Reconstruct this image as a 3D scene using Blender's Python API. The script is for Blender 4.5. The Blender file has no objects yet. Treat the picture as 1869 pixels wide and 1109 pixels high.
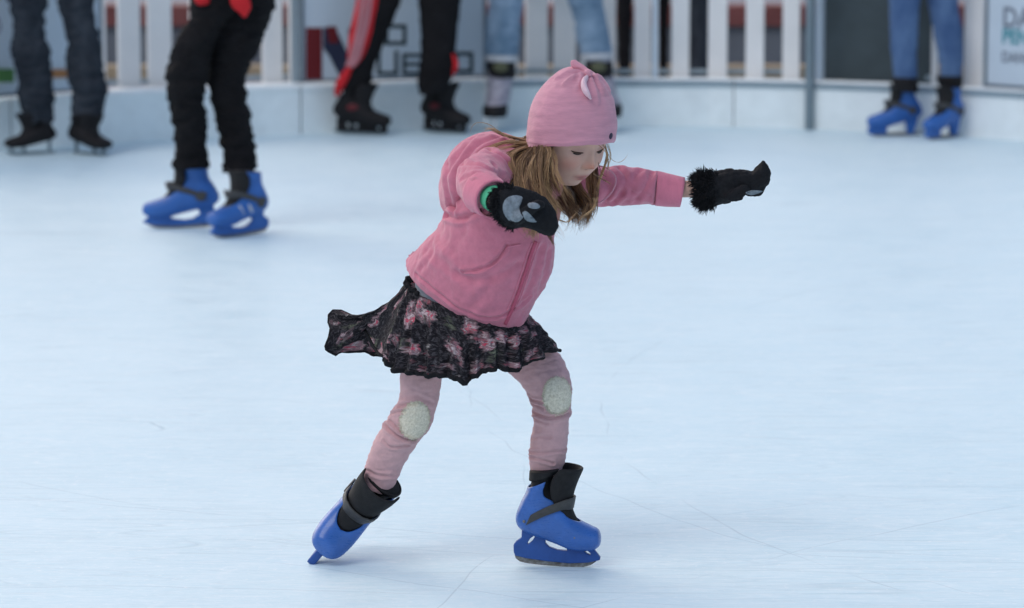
import bpy, math, random
import numpy as np
from mathutils import Vector, Matrix, noise
from mathutils.bvhtree import BVHTree
R = math.radians
random.seed(7); rng = np.random.default_rng(7)
SC = bpy.context.scene
COL = SC.collection

# ------------------------------------------------------------------ camera
FPX = 6400.0; PITCH = R(7.42); CAMZ = 1.63; CAMY = -8.0
cd = bpy.data.cameras.new('camera'); cam = bpy.data.objects.new('camera', cd); COL.objects.link(cam)
cam.location = (0, CAMY, CAMZ); cam.rotation_euler = (R(90) - PITCH, 0, 0)
cd.sensor_width = 36; cd.lens = FPX / 1869 * 36; cd.clip_end = 500
cd.dof.use_dof = True; cd.dof.focus_distance = 7.86; cd.dof.aperture_fstop = 4.6
SC.camera = cam
# ------------------------------------------------------------------ world
w = bpy.data.worlds.new('World'); SC.world = w; w.use_nodes = True
nt = w.node_tree; sky = nt.nodes.new('ShaderNodeTexSky'); sky.sky_type = 'NISHITA'; sky.sun_disc = False
sky.sun_elevation = R(38); sky.sun_rotation = R(-35); sky.air_density = 1.0; sky.dust_density = 2.5; sky.ozone_density = 1.0
bg = nt.nodes['Background']; bg.inputs['Strength'].default_value = 0.13
nt.links.new(sky.outputs[0], bg.inputs[0])
sd = bpy.data.lights.new('sun', 'SUN'); sun = bpy.data.objects.new('sun', sd); COL.objects.link(sun)
sd.energy = 0.9; sd.angle = R(35); sd.color = (1.0, 0.97, 0.94)
sun.rotation_euler = (R(40), 0, R(-35) + R(180) - R(180))
SC.view_settings.view_transform = 'Standard'; SC.view_settings.look = 'None'; SC.view_settings.gamma = 1
SC.view_settings.exposure = 0.42

# ------------------------------------------------------------------ photo pixel -> world helpers
CP = Vector((0, CAMY, CAMZ)); cf = Vector((0, math.cos(PITCH), -math.sin(PITCH))); cu = Vector((0, math.sin(PITCH), math.cos(PITCH)))
def ray(px, py): return cf * FPX + Vector((1, 0, 0)) * (px - 934.5) + cu * (554.5 - py)
def P(px, py, Y):
    d = ray(px, py); return CP + d * ((Y - CAMY) / d.y)
def G(px, py, z=0.0):
    d = ray(px, py); return CP + d * ((z - CAMZ) / d.z)

# ------------------------------------------------------------------ materials
def mat(name, col, rough=0.8, var=0.0, vscale=8.0, bump=0.0, bscale=300.0, sheen=0.0, spec=0.3, metal=0.0, coat=0.0, stretch=(1, 1, 1), col2=None, attr=None):
    m = bpy.data.materials.new(name); m.use_nodes = True; n = m.node_tree.nodes; l = m.node_tree.links
    b = n['Principled BSDF']; b.inputs['Roughness'].default_value = rough; b.inputs['Metallic'].default_value = metal
    b.inputs['Specular IOR Level'].default_value = spec; b.inputs['Coat Weight'].default_value = coat; b.inputs['Coat Roughness'].default_value = 0.12
    if sheen: b.inputs['Sheen Weight'].default_value = sheen; b.inputs['Sheen Roughness'].default_value = 0.5
    b.inputs['Base Color'].default_value = (*col, 1)
    tc = n.new('ShaderNodeTexCoord'); mp = n.new('ShaderNodeMapping'); mp.inputs['Scale'].default_value = stretch
    l.new(tc.outputs['Object'], mp.inputs[0])
    src = None
    if attr:
        a = n.new('ShaderNodeVertexColor'); a.layer_name = attr; src = a.outputs[0]
    if var > 0:
        nz = n.new('ShaderNodeTexNoise'); nz.inputs['Scale'].default_value = vscale; nz.inputs['Detail'].default_value = 6; nz.inputs['Roughness'].default_value = 0.65
        l.new(mp.outputs[0], nz.inputs['Vector'])
        mr = n.new('ShaderNodeMapRange'); mr.inputs[1].default_value = 0.3; mr.inputs[2].default_value = 0.7
        l.new(nz.outputs[0], mr.inputs[0])
        mx = n.new('ShaderNodeMix'); mx.data_type = 'RGBA'; l.new(mr.outputs[0], mx.inputs[0])
        c2 = col2 if col2 else tuple(min(1, c * (1 + var)) for c in col)
        c1 = col if col2 else tuple(c * (1 - var) for c in col)
        if src is not None:
            mr.inputs[3].default_value = 1 - var; mr.inputs[4].default_value = 1 + var
            vm = n.new('ShaderNodeVectorMath'); vm.operation = 'SCALE'; l.new(src, vm.inputs[0]); l.new(mr.outputs[0], vm.inputs['Scale']); l.new(vm.outputs[0], b.inputs['Base Color'])
        else:
            mx.inputs[6].default_value = (*c1, 1); mx.inputs[7].default_value = (*c2, 1); l.new(mx.outputs[2], b.inputs['Base Color'])
    elif src is not None: l.new(src, b.inputs['Base Color'])
    if bump > 0:
        nb = n.new('ShaderNodeTexNoise'); nb.inputs['Scale'].default_value = bscale; nb.inputs['Detail'].default_value = 4
        l.new(mp.outputs[0], nb.inputs['Vector']); bn = n.new('ShaderNodeBump'); bn.inputs['Strength'].default_value = bump; bn.inputs['Distance'].default_value = 0.002
        l.new(nb.outputs[0], bn.inputs['Height']); l.new(bn.outputs[0], b.inputs['Normal'])
    return m
M = {}
M['skin'] = mat('skin', (0.6, 0.38, 0.3), 0.5, 0.04, 30, 0.1, 400, attr='col')
M['skin'].node_tree.nodes['Principled BSDF'].inputs['Subsurface Weight'].default_value = 0.15
M['skin'].node_tree.nodes['Principled BSDF'].inputs['Subsurface Radius'].default_value = (0.02, 0.008, 0.005)
M['pskin'] = mat('adult_skin', (0.55, 0.35, 0.27), 0.5, 0.05, 30)
M['hoodie'] = mat('pink_velour', (0.62, 0.20, 0.27), 0.9, 0.10, 45, 0.5, 900, sheen=0.35, spec=0.1)
M['rib'] = mat('pink_rib', (0.68, 0.21, 0.29), 0.9, 0.08, 60, 0.6, 700, sheen=0.25, spec=0.1, stretch=(1, 1, .2))
M['zip'] = mat('zip_tape', (0.50, 0.095, 0.155), 0.7, 0.1, 200)
M['hat'] = mat('pink_knit', (0.66, 0.30, 0.37), 0.95, 0.10, 60, 0.6, 500, sheen=0.3, spec=0.1, stretch=(.35, .35, 2.2))
M['hatlight'] = mat('pale_pink_knit', (0.86, 0.58, 0.63), 0.95, 0.08, 60, 0.6, 500, sheen=0.3, spec=0.1)
M['leg'] = mat('pink_leggings', (0.64, 0.38, 0.385), 0.9, 0.08, 60, 0.5, 900, sheen=0.2, spec=0.1)
M['patch'] = mat('cream_lace', (0.54, 0.47, 0.35), 0.95, 0.5, 220, 0.4, 500, col2=(0.86, 0.78, 0.64), spec=0.1)
M['shirt'] = mat('grey_shirt', (0.45, 0.5, 0.56), 0.9)
M['fur'] = mat('black_fur', (0.012, 0.012, 0.014), 0.85, 0.3, 100, 0.8, 500, spec=0.2)
M['pad'] = mat('grey_grip_pad', (0.13, 0.15, 0.17), 0.6, 0.5, 90, 0.6, 600, col2=(0.29, 0.33, 0.37))
M['green'] = mat('green_band', (0.10, 0.5, 0.27), 0.6)
M['blue'] = mat('blue_plastic', (0.032, 0.125, 0.43), 0.33, 0.18, 18, 0.15, 90, spec=0.5, coat=0.25)
def scuffs(m, amt):
    n = m.node_tree.nodes; l = m.node_tree.links; b = n['Principled BSDF']; src = b.inputs['Base Color'].links[0].from_socket
    tc = n.new('ShaderNodeTexCoord'); mp = n.new('ShaderNodeMapping'); mp.inputs['Scale'].default_value = (1, 1, 5); mp.inputs['Rotation'].default_value = (.3, .5, .2); l.new(tc.outputs['Object'], mp.inputs[0])
    t = n.new('ShaderNodeTexNoise'); t.inputs['Scale'].default_value = 60; t.inputs['Detail'].default_value = 6; t.inputs['Roughness'].default_value = .75; l.new(mp.outputs[0], t.inputs['Vector'])
    r_ = n.new('ShaderNodeMapRange'); r_.inputs[1].default_value = .62; r_.inputs[2].default_value = .74; r_.inputs[4].default_value = amt; l.new(t.outputs[0], r_.inputs[0])
    x = n.new('ShaderNodeMix'); x.data_type = 'RGBA'; l.new(r_.outputs[0], x.inputs[0]); l.new(src, x.inputs[6]); x.inputs[7].default_value = (.16, .27, .52, 1); l.new(x.outputs[2], b.inputs['Base Color'])
    q = n.new('ShaderNodeMapRange'); q.inputs[1].default_value = .4; q.inputs[2].default_value = .7; q.inputs[3].default_value = .25; q.inputs[4].default_value = .6; l.new(t.outputs[0], q.inputs[0]); l.new(q.outputs[0], b.inputs['Roughness'])
scuffs(M['blue'], .55)
M['blueframe'] = mat('blue_holder_plastic', (0.022, 0.080, 0.30), 0.45, 0.15, 40, 0.1, 90, spec=0.4)
M['bluebg'] = mat('blue_boot', (0.032, 0.125, 0.40), 0.45, 0.12, 20, spec=0.4)
M['liner'] = mat('black_liner', (0.014, 0.013, 0.014), 0.75, 0.3, 80, 0.5, 500, spec=0.3)
M['strap'] = mat('black_strap', (0.055, 0.052, 0.051), 0.5, 0.2, 100, 0.5, 400, spec=0.4)
M['steel'] = mat('worn_steel', (0.34, 0.33, 0.32), 0.45, 0.6, 90, 0.3, 300, metal=0.5, col2=(0.10, 0.07, 0.05), stretch=(1, 1, 1.6))
M['lens'] = mat('eye_dark', (0.03, 0.02, 0.018), 0.25)
M['lash'] = mat('lash', (0.07, 0.042, 0.03), 0.8)
M['brow'] = mat('brow', (0.30, 0.18, 0.12), 0.9)
M['dot'] = mat('hat_button', (0.03, 0.02, 0.05), 0.5)
M['white'] = mat('white_board', (0.87, 0.90, 0.89), 0.5, 0.10, 3.5, 0.1, 20)
M['picket'] = mat('white_picket', (0.80, 0.77, 0.75), 0.6, 0.05, 3)
M['rail'] = mat('grey_rail', (0.27, 0.33, 0.37), 0.5, 0.15, 4)
M['post'] = mat('grey_post', (0.20, 0.25, 0.28), 0.4, 0.1, 4, metal=0.2)
M['banner'] = mat('banner_vinyl', (0.60, 0.66, 0.72), 0.5, 0.05, 2)
M['bframe'] = mat('banner_frame', (0.14, 0.17, 0.20), 0.5)
M['darkink'] = mat('dark_ink', (0.035, 0.05, 0.055), 0.6)
M['redink'] = mat('dark_red_ink', (0.16, 0.012, 0.015), 0.6)
M['navyink'] = mat('navy_ink', (0.03, 0.035, 0.07), 0.6)
M['tealink'] = mat('teal_ink', (0.10, 0.33, 0.38), 0.6)
M['greyink'] = mat('grey_ink', (0.22, 0.24, 0.29), 0.6)
M['greenink'] = mat('green_ink', (0.09, 0.22, 0.06), 0.6, 0.3, 10)
M['orangeink'] = mat('orange_ink', (0.45, 0.20, 0.08), 0.6, 0.3, 10)
M['paving'] = mat('paving', (0.22, 0.22, 0.24), 0.8, 0.25, 1.5, 0.2, 20)
M['tan'] = mat('tan_kerb', (0.34, 0.26, 0.17), 0.8, 0.2, 5)
M['wallgrey'] = mat('grey_wall', (0.15, 0.16, 0.18), 0.8, 0.15, 3)
M['wood'] = mat('red_brown_wood', (0.20, 0.065, 0.06), 0.7, 0.25, 6)
M['char'] = mat('charcoal_panel', (0.05, 0.065, 0.072), 0.6, 0.25, 3)

# ice
def ice_material():
    m = bpy.data.materials.new('ice'); m.use_nodes = True; n = m.node_tree.nodes; l = m.node_tree.links; b = n['Principled BSDF']
    b.inputs['Roughness'].default_value = 0.42; b.inputs['Specular IOR Level'].default_value = 0.35
    tc = n.new('ShaderNodeTexCoord')
    def nz(scale, det, sc=(1, 1, 1), rot=0.0, rough=0.6, dist=0.0):
        mp = n.new('ShaderNodeMapping'); mp.inputs['Scale'].default_value = sc; mp.inputs['Rotation'].default_value = (0, 0, rot); l.new(tc.outputs['Object'], mp.inputs[0])
        t = n.new('ShaderNodeTexNoise'); t.inputs['Scale'].default_value = scale; t.inputs['Detail'].default_value = det; t.inputs['Roughness'].default_value = rough; t.inputs['Distortion'].default_value = dist
        l.new(mp.outputs[0], t.inputs['Vector']); return t.outputs[0]
    def rng_(s, a, b_, c=0.0, d=1.0):
        r = n.new('ShaderNodeMapRange'); r.inputs[1].default_value = a; r.inputs[2].default_value = b_; r.inputs[3].default_value = c; r.inputs[4].default_value = d; l.new(s, r.inputs[0]); return r.outputs[0]
    def mth(op, a, b_=None, v=0.0):
        t = n.new('ShaderNodeMath'); t.operation = op; l.new(a, t.inputs[0])
        if b_ is not None: l.new(b_, t.inputs[1])
        else: t.inputs[1].default_value = v
        return t.outputs[0]
    def mix(f, c1, c2):
        x = n.new('ShaderNodeMix'); x.data_type = 'RGBA'; l.new(f, x.inputs[0])
        for i, c in ((6, c1), (7, c2)):
            if isinstance(c, tuple): x.inputs[i].default_value = (*c, 1)
            else: l.new(c, x.inputs[i])
        return x.outputs[2]
    big = rng_(nz(1.1, 5), 0.35, 0.65)
    med = rng_(nz(5.0, 6, (1, 1.6, 1), 0.3), 0.38, 0.66)
    c = mix(big, (0.575, 0.76, 0.825), (0.63, 0.80, 0.855))
    c = mix(mth('MULTIPLY', med, v=0.35), c, (0.77, 0.88, 0.905))
    fine = rng_(nz(22.0, 7, (1, 2.2, 1), 0.15, 0.75), 0.42, 0.68); c = mix(mth('MULTIPLY', fine, v=0.35), c, (0.86, 0.92, 0.94))
    # skate scratches: thin contour lines of stretched noises
    lines = None
    for (s, rot, wd, k, st) in ((.35, 0.25, 0.006, 1.0, 9), (.5, 1.1, 0.006, 0.8, 8), (.4, 2.6, 0.005, 1.0, 10), (.9, 0.05, 0.009, 0.6, 8), (.8, 1.9, 0.008, 0.6, 7), (1.3, 2.9, 0.014, 0.55, 8), (1.6, 0.5, 0.014, 0.5, 8), (2.2, 0.15, 0.02, 0.45, 7), (2.0, 2.75, 0.02, 0.45, 8)):
        q = nz(s, 1.0, (1, st, 1), rot, 0.3)
        q = mth('ABSOLUTE', mth('SUBTRACT', q, v=0.5)); q = rng_(q, 0.0, wd, k, 0.0)
        br = rng_(nz(1.3 + s, 2), 0.44, 0.6); q = mth('MULTIPLY', q, br)
        lines = q if lines is None else mth('MAXIMUM', lines, q)
    c = mix(mth('MULTIPLY', lines, v=.3), c, (0.33, 0.46, 0.52))
    l2 = None
    for (s, rot, wd) in ((0.6, 0.45, .006), (1.1, 2.2, .008), (1.9, 1.4, .010)):
        q = nz(s, 1.5, (1, 6, 1), rot, 0.4); q = mth('ABSOLUTE', mth('SUBTRACT', q, v=0.53)); q = rng_(q, 0.0, wd, 0.6, 0.0); l2 = q if l2 is None else mth('MAXIMUM', l2, q)
    c = mix(mth('MULTIPLY', l2, v=.4), c, (0.88, 0.94, 0.95))
    sep = n.new('ShaderNodeSeparateXYZ'); l.new(tc.outputs['Object'], sep.inputs[0]); wob = nz(1.5, 2)
    arcs = None
    for (cx, cy, rad, wd) in ((3.0, 9.0, 9.35, .004), (2.2, 8.2, 8.55, .003), (-4.0, -6.0, 6.9, .004), (-3.0, 6.0, 6.6, .003), (6.0, -5.0, 7.4, .004), (1.5, 3.6, 3.9, .003), (-1.0, -5.5, 5.2, .003), (5.5, 2.0, 5.3, .004), (4.4, 2.6, 4.6, .003), (-6.0, 1.0, 6.1, .003), (0.9, -3.2, 2.7, .0025), (-2.4, -2.9, 2.6, .0025)):
        xx = mth('POWER', mth('SUBTRACT', sep.outputs[0], v=cx), v=2.0); yy = mth('POWER', mth('SUBTRACT', sep.outputs[1], v=cy), v=2.0)
        dd = mth('SUBTRACT', mth('SQRT', mth('ADD', xx, yy)), v=rad); dd = mth('ABSOLUTE', mth('ADD', dd, mth('MULTIPLY', wob, v=.12)))
        q = mth('MULTIPLY', rng_(dd, 0.0, wd, 1.0, 0.0), rng_(nz(.9 + rad * .07, 3, (1, 1, 1), rad), .47, .56)); arcs = q if arcs is None else mth('MAXIMUM', arcs, q)
    c = mix(mth('MULTIPLY', arcs, v=.42), c, (0.27, 0.38, 0.44))
    # frost specks
    fr = rng_(nz(60, 3), 0.60, 0.75); c = mix(mth('MULTIPLY', fr, v=0.6), c, (0.90, 0.95, 0.96))
    sp = rng_(nz(9, 4, (1, 1, 1), 0, 0.75), 0.66, 0.80); c = mix(mth('MULTIPLY', sp, v=0.35), c, (0.58, 0.66, 0.72))
    l.new(c, b.inputs['Base Color'])
    l.new(rng_(med, 0, 1, 0.42, 0.6), b.inputs['Roughness'])
    h = mth('ADD', mth('MULTIPLY', nz(25, 5), v=0.5), mth('MULTIPLY', lines, v=-0.6)); h = mth('ADD', h, mth('MULTIPLY', nz(3, 3), v=0.35))
    bn = n.new('ShaderNodeBump'); bn.inputs['Strength'].default_value = 0.5; bn.inputs['Distance'].default_value = 0.006
    l.new(h, bn.inputs['Height']); l.new(bn.outputs[0], b.inputs['Normal'])
    return m
M['ice'] = ice_material()

def skirt_material():
    m = bpy.data.materials.new('floral_crepe'); m.use_nodes = True; n = m.node_tree.nodes; l = m.node_tree.links; b = n['Principled BSDF']
    b.inputs['Roughness'].default_value = 0.85; b.inputs['Specular IOR Level'].default_value = 0.2
    uv = n.new('ShaderNodeUVMap')
    def mp(sc, loc=(0, 0, 0)):
        x = n.new('ShaderNodeMapping'); x.inputs['Scale'].default_value = sc; x.inputs['Location'].default_value = loc
        wz = n.new('ShaderNodeTexNoise'); wz.inputs['Scale'].default_value = 22; wz.inputs['Detail'].default_value = 4; l.new(uv.outputs[0], wz.inputs['Vector'])
        s = n.new('ShaderNodeVectorMath'); s.operation = 'SCALE'; s.inputs[1].default_value = (.03, .16, 0); s.operation = 'MULTIPLY'; l.new(wz.outputs[1], s.inputs[0])
        a = n.new('ShaderNodeVectorMath'); a.operation = 'ADD'; l.new(uv.outputs[0], a.inputs[0]); l.new(s.outputs[0], a.inputs[1]); l.new(a.outputs[0], x.inputs[0]); return x.outputs[0]
    def noisef(v, s, d=5, lo=.5, hi=.6):
        t = n.new('ShaderNodeTexNoise'); t.inputs['Scale'].default_value = s; t.inputs['Detail'].default_value = d; t.inputs['Roughness'].default_value = 0.7; l.new(v, t.inputs['Vector'])
        r = n.new('ShaderNodeMapRange'); r.inputs[1].default_value = lo; r.inputs[2].default_value = hi; l.new(t.outputs[0], r.inputs[0]); return r.outputs[0]
    def mul(a, b_):
        t = n.new('ShaderNodeMath'); t.operation = 'MULTIPLY'; l.new(a, t.inputs[0])
        if isinstance(b_, float): t.inputs[1].default_value = b_
        else: l.new(b_, t.inputs[1])
        return t.outputs[0]
    def mix(f, c1, c2):
        x = n.new('ShaderNodeMix'); x.data_type = 'RGBA'; l.new(f, x.inputs[0])
        for i, c in ((6, c1), (7, c2)):
            if isinstance(c, tuple): x.inputs[i].default_value = (*c, 1)
            else: l.new(c, x.inputs[i])
        return x.outputs[2]
    def blobs(loc, thr, sc=(17, 2.6, 1)):   # scattered flower shapes: cells of a voronoi
        v = n.new('ShaderNodeTexVoronoi'); v.inputs['Scale'].default_value = 1.0; l.new(mp(sc, loc), v.inputs['Vector'])
        r = n.new('ShaderNodeMapRange'); r.inputs[1].default_value = thr; r.inputs[2].default_value = thr - 0.16; l.new(v.outputs['Distance'], r.inputs[0]); return r.outputs[0]
    g = mp((1, 1, 1))
    c = mix(noisef(mp((150, 16, 1)), 1.0, 5, .48, .72), (0.010, 0.009, 0.012), (0.13, 0.12, 0.13))  # pale grey streaks paint crinkle highlights into the black cloth colour
    f1 = mul(blobs((0.3, 0.1, 0), 0.50, (25, 2.8, 1)), noisef(mp((9, 4, 1), (3, 3, 0)), 1.0, 2, .40, .52))
    c = mix(mul(f1, noisef(mp((70, 9, 3)), 1.3, 5, .38, .52)), c, (0.34, 0.20, 0.225))
    c = mix(mul(f1, noisef(mp((90, 9, 5)), 1.6, 6, .50, .58)), c, (0.55, 0.46, 0.46))
    c = mix(mul(f1, noisef(mp((45, 8, 7)), 1.6, 4, .55, .6)), c, (0.52, 0.06, 0.11))
    f2 = blobs((5.7, 3.4, 0), 0.30, (20, 2.4, 1))
    c = mix(mul(mul(f2, noisef(mp((50, 14, 9)), 1.3, 4, .45, .6)), 0.8), c, (0.17, 0.19, 0.13))
    f3 = blobs((9.1, 7.7, 0), 0.20, (26, 4, 1))
    c = mix(mul(f3, noisef(mp((60, 20, 3)), 1.5, 4, .45, .55)), c, (0.55, 0.50, 0.48))
    l.new(c, b.inputs['Base Color'])
    t = n.new('ShaderNodeTexNoise'); t.inputs['Scale'].default_value = 1.0; t.inputs['Detail'].default_value = 5; l.new(mp((150, 22, 1)), t.inputs['Vector'])
    bn = n.new('ShaderNodeBump'); bn.inputs['Strength'].default_value = 1.0; bn.inputs['Distance'].default_value = 0.004; l.new(t.outputs[0], bn.inputs['Height']); l.new(bn.outputs[0], b.inputs['Normal'])
    return m
M['skirt'] = skirt_material()
def denim(name, c1, c2, scale=9):
    return mat(name, c1, 0.9, 0.4, scale, 0.4, 400, col2=c2, spec=0.15, stretch=(1, 1, .45))
M['darkdenim'] = denim('dark_denim', (0.012, 0.015, 0.021), (0.055, 0.062, 0.075), 6)
M['lightdenim'] = denim('light_denim', (0.10, 0.17, 0.25), (0.30, 0.39, 0.50), 7)
M['blueskinny'] = denim('blue_denim', (0.04, 0.08, 0.19), (0.14, 0.22, 0.37), 6)
M['blackcloth'] = mat('black_cloth', (0.010, 0.009, 0.010), 0.9, 0.3, 10, 0.3, 200, spec=0.15)
M['redcloth'] = mat('red_cloth', (0.55, 0.015, 0.02), 0.8, 0.15, 12)
M['pinkstripe'] = mat('pale_red_stripe', (0.42, 0.17, 0.19), 0.8)
M['whitecloth'] = mat('white_cloth', (0.50, 0.50, 0.52), 0.8, 0.1, 20)
M['greyboot'] = mat('grey_patterned_boot', (0.16, 0.15, 0.19), 0.6, 0.5, 28, 0.2, 100, col2=(0.50, 0.47, 0.53))
M['darkboot'] = mat('black_boot', (0.009, 0.007, 0.008), 0.7, 0.3, 20, spec=0.3)
M['redboot'] = mat('dark_red_panel', (0.12, 0.012, 0.016), 0.5)
M['khaki'] = mat('khaki_tongue', (0.10, 0.10, 0.055), 0.7)
M['brownhair'] = mat('dark_hair', (0.03, 0.018, 0.012), 0.6)
M['jacket1'] = mat('dark_green_jacket', (0.03, 0.05, 0.04), 0.85)
M['jacket2'] = mat('grey_jacket', (0.15, 0.16, 0.18), 0.85)

def hair_material():
    m = mat('light_brown_hair', (0.2, 0.12, 0.07), 0.42, attr='col', spec=0.5); return m
M['hair'] = hair_material()

# ------------------------------------------------------------------ mesh helpers
def cr(pts, n):            # catmull-rom resample of an (k, d) array into n rows
    p = np.asarray(pts, float); k = len(p); t = np.linspace(0, k - 1, n); i = np.clip(np.floor(t).astype(int), 0, k - 2); f = (t - i)[:, None]
    g = lambda j: p[np.clip(j, 0, k - 1)]
    p0, p1, p2, p3 = g(i - 1), g(i), g(i + 1), g(i + 2)
    p0 = np.where((i == 0)[:, None], 2 * p1 - p2, p0); p3 = np.where((i == k - 2)[:, None], 2 * p2 - p1, p3)
    return 0.5 * (2 * p1 + (p2 - p0) * f + (2 * p0 - 5 * p1 + 4 * p2 - p3) * f ** 2 + (3 * p1 - p0 - 3 * p2 + p3) * f ** 3)
def rings_mesh(C, A, B, m=32, power=1.0, caps=True):
    th = np.linspace(0, 2 * np.pi, m, endpoint=False); c, s = np.cos(th), np.sin(th)
    c = np.sign(c) * np.abs(c) ** power; s = np.sign(s) * np.abs(s) ** power
    V = C[:, None, :] + c[None, :, None] * A[:, None, :] + s[None, :, None] * B[:, None, :]
    n = len(C); V = V.reshape(-1, 3); F = []
    for i in range(n - 1):
        for j in range(m):
            a = i * m + j; b = i * m + (j + 1) % m; F.append((a, b, b + m, a + m))
    if caps:
        V = np.vstack([V, C[0], C[-1]]); e0, e1 = n * m, n * m + 1
        for j in range(m):
            F.append((e0, (j + 1) % m, j)); F.append((e1, (n - 1) * m + j, (n - 1) * m + (j + 1) % m))
    return V, F
def loft(st, n=40, m=32, power=1.0, caps=True):
    """st: (Lx,Ly,Rx,Ry,Y,hd) or (Lx,Ly,Rx,Ry,Y,bx,by,bY) silhouettes in photo pixels at depth Y"""
    rows = []
    for s in st:
        L = P(s[0], s[1], s[4]); Rr = P(s[2], s[3], s[4]); c = (L + Rr) / 2; a = (Rr - L) / 2
        if len(s) == 6: b = Vector((0, -s[5], 0))
        else: b = P((s[0] + s[2]) / 2 + s[5], (s[1] + s[3]) / 2 + s[6], s[4] + s[7]) - c
        rows.append([*c, *a, *b])
    q = cr(rows, n); return rings_mesh(q[:, :3], q[:, 3:6], q[:, 6:9], m, power, caps)
def tube(pts, rad, n=None, m=10, flat=1.0, caps=True, upv=None):
    k = len(pts); rad = [rad] * k if np.isscalar(rad) else rad
    q = cr([[*p, r] for p, r in zip(pts, rad)], n or k * 4); C = q[:, :3]; T = np.gradient(C, axis=0); T /= np.linalg.norm(T, axis=1)[:, None] + 1e-9
    u = np.array(upv if upv is not None else ((0, 0, 1) if abs(T[0][2]) < 0.9 else (1, 0, 0)), float); A = []; B = []
    for t in T:
        a = u - t * (u @ t); a /= np.linalg.norm(a) + 1e-9; b = np.cross(t, a); A.append(a); B.append(b)
        if upv is None: u = a
    A = np.array(A) * q[:, 3:4]; B = np.array(B) * q[:, 3:4] * flat
    return rings_mesh(C, A, B, m, 1.0, caps)
def ell(c, r, seg=24, rot=None):
    th = np.linspace(0, np.pi, seg // 2 + 1); ph = np.linspace(0, 2 * np.pi, seg, endpoint=False); V = []; F = []
    for t in th[1:-1]:
        for p in ph: V.append((math.sin(t) * math.cos(p) * r[0], math.sin(t) * math.sin(p) * r[1], math.cos(t) * r[2]))
    k = len(th) - 2
    for i in range(k - 1):
        for j in range(seg): a = i * seg + j; b = i * seg + (j + 1) % seg; F.append((a, a + seg, b + seg, b))
    V.append((0, 0, r[2])); V.append((0, 0, -r[2])); a0 = k * seg
    for j in range(seg): F.append((a0, j, (j + 1) % seg)); F.append((a0 + 1, (k - 1) * seg + (j + 1) % seg, (k - 1) * seg + j))
    V = np.array(V)
    if rot is not None: V = V @ np.array(rot.to_3x3()).T
    return V + np.array(c), F
def box(c, s, rot=None):
    x, y, z = s[0] / 2, s[1] / 2, s[2] / 2
    V = np.array([(-x, -y, -z), (x, -y, -z), (x, y, -z), (-x, y, -z), (-x, -y, z), (x, -y, z), (x, y, z), (-x, y, z)], float)
    if rot is not None: V = V @ np.array(rot.to_3x3()).T
    return V + np.array(c), [(0, 3, 2, 1), (4, 5, 6, 7), (0, 1, 5, 4), (1, 2, 6, 5), (2, 3, 7, 6), (3, 0, 4, 7)]
def merge(*ms):
    V = []; F = []; o = 0
    for v, f in ms: V.append(np.asarray(v)); F += [tuple(i + o for i in q) for q in f]; o += len(v)
    return np.vstack(V), F
def mk(name, VF, m, parent=None, smooth=True, **tags):
    me = bpy.data.meshes.new(name); V, F = VF; me.from_pydata([tuple(v) for v in V], [], F); me.update()
    if smooth: me.polygons.foreach_set('use_smooth', [True] * len(me.polygons))
    o = bpy.data.objects.new(name, me); COL.objects.link(o)
    for x in (m if isinstance(m, (list, tuple)) else [m]): me.materials.append(x)
    if parent: o.parent = parent; o.matrix_parent_inverse = parent.matrix_world.inverted() if parent.parent is None and parent.type == 'EMPTY' else Matrix()
    for k, v in tags.items(): o[k] = v
    return o
def evalmesh(o):
    dg = bpy.context.evaluated_depsgraph_get(); dg.update(); e = o.evaluated_get(dg); me = e.to_mesh()
    V = np.empty(len(me.vertices) * 3); me.vertices.foreach_get('co', V); F = [tuple(p.vertices) for p in me.polygons]; e.to_mesh_clear(); return V.reshape(-1, 3), F
def union(VF, voxel, smooth=4):
    o = mk('tmp', VF, M['skin']); r = o.modifiers.new('r', 'REMESH'); r.mode = 'VOXEL'; r.voxel_size = voxel
    s = o.modifiers.new('s', 'SMOOTH'); s.iterations = smooth; s.factor = 0.5
    res = evalmesh(o); me = o.data; bpy.data.objects.remove(o); bpy.data.meshes.remove(me); return res
def apply_mods(VF, *mods):
    o = mk('tmp', VF, M['skin'])
    for t, kw in mods:
        md = o.modifiers.new('m', t)
        for k, v in kw.items(): setattr(md, k, v)
    res = evalmesh(o); me = o.data; bpy.data.objects.remove(o); bpy.data.meshes.remove(me); return res
def normals(V, F):
    tri = np.array([f[:3] for f in F]); n = np.cross(V[tri[:, 1]] - V[tri[:, 0]], V[tri[:, 2]] - V[tri[:, 0]]); N = np.zeros_like(V)
    for k in range(3): np.add.at(N, tri[:, k], n)
    q4 = [(f[0], f[2], f[3]) for f in F if len(f) == 4]
    if q4:
        tri = np.array(q4); n = np.cross(V[tri[:, 1]] - V[tri[:, 0]], V[tri[:, 2]] - V[tri[:, 0]])
        for k in range(3): np.add.at(N, tri[:, k], n)
    return N / (np.linalg.norm(N, axis=1)[:, None] + 1e-12)
def pdist(V, pts):
    d = np.full(len(V), 1e9); pts = np.asarray(pts)
    for a, b in zip(pts[:-1], pts[1:]):
        ab = b - a; t = np.clip(((V - a) @ ab) / (ab @ ab + 1e-12), 0, 1); d = np.minimum(d, np.linalg.norm(V - a - t[:, None] * ab, axis=1))
    return d
def bvh(VF): return BVHTree.FromPolygons([tuple(v) for v in VF[0]], VF[1])
def onto(b, px, py, default=None):
    d = ray(px, py).normalized(); h = b.ray_cast(CP, d)
    return h[0] if h[0] is not None else default
def path_on(b, pix, n=24):
    q = cr(pix, n); r = [onto(b, *p) for p in q]; return np.array([p for p in r if p is not None])
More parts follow.
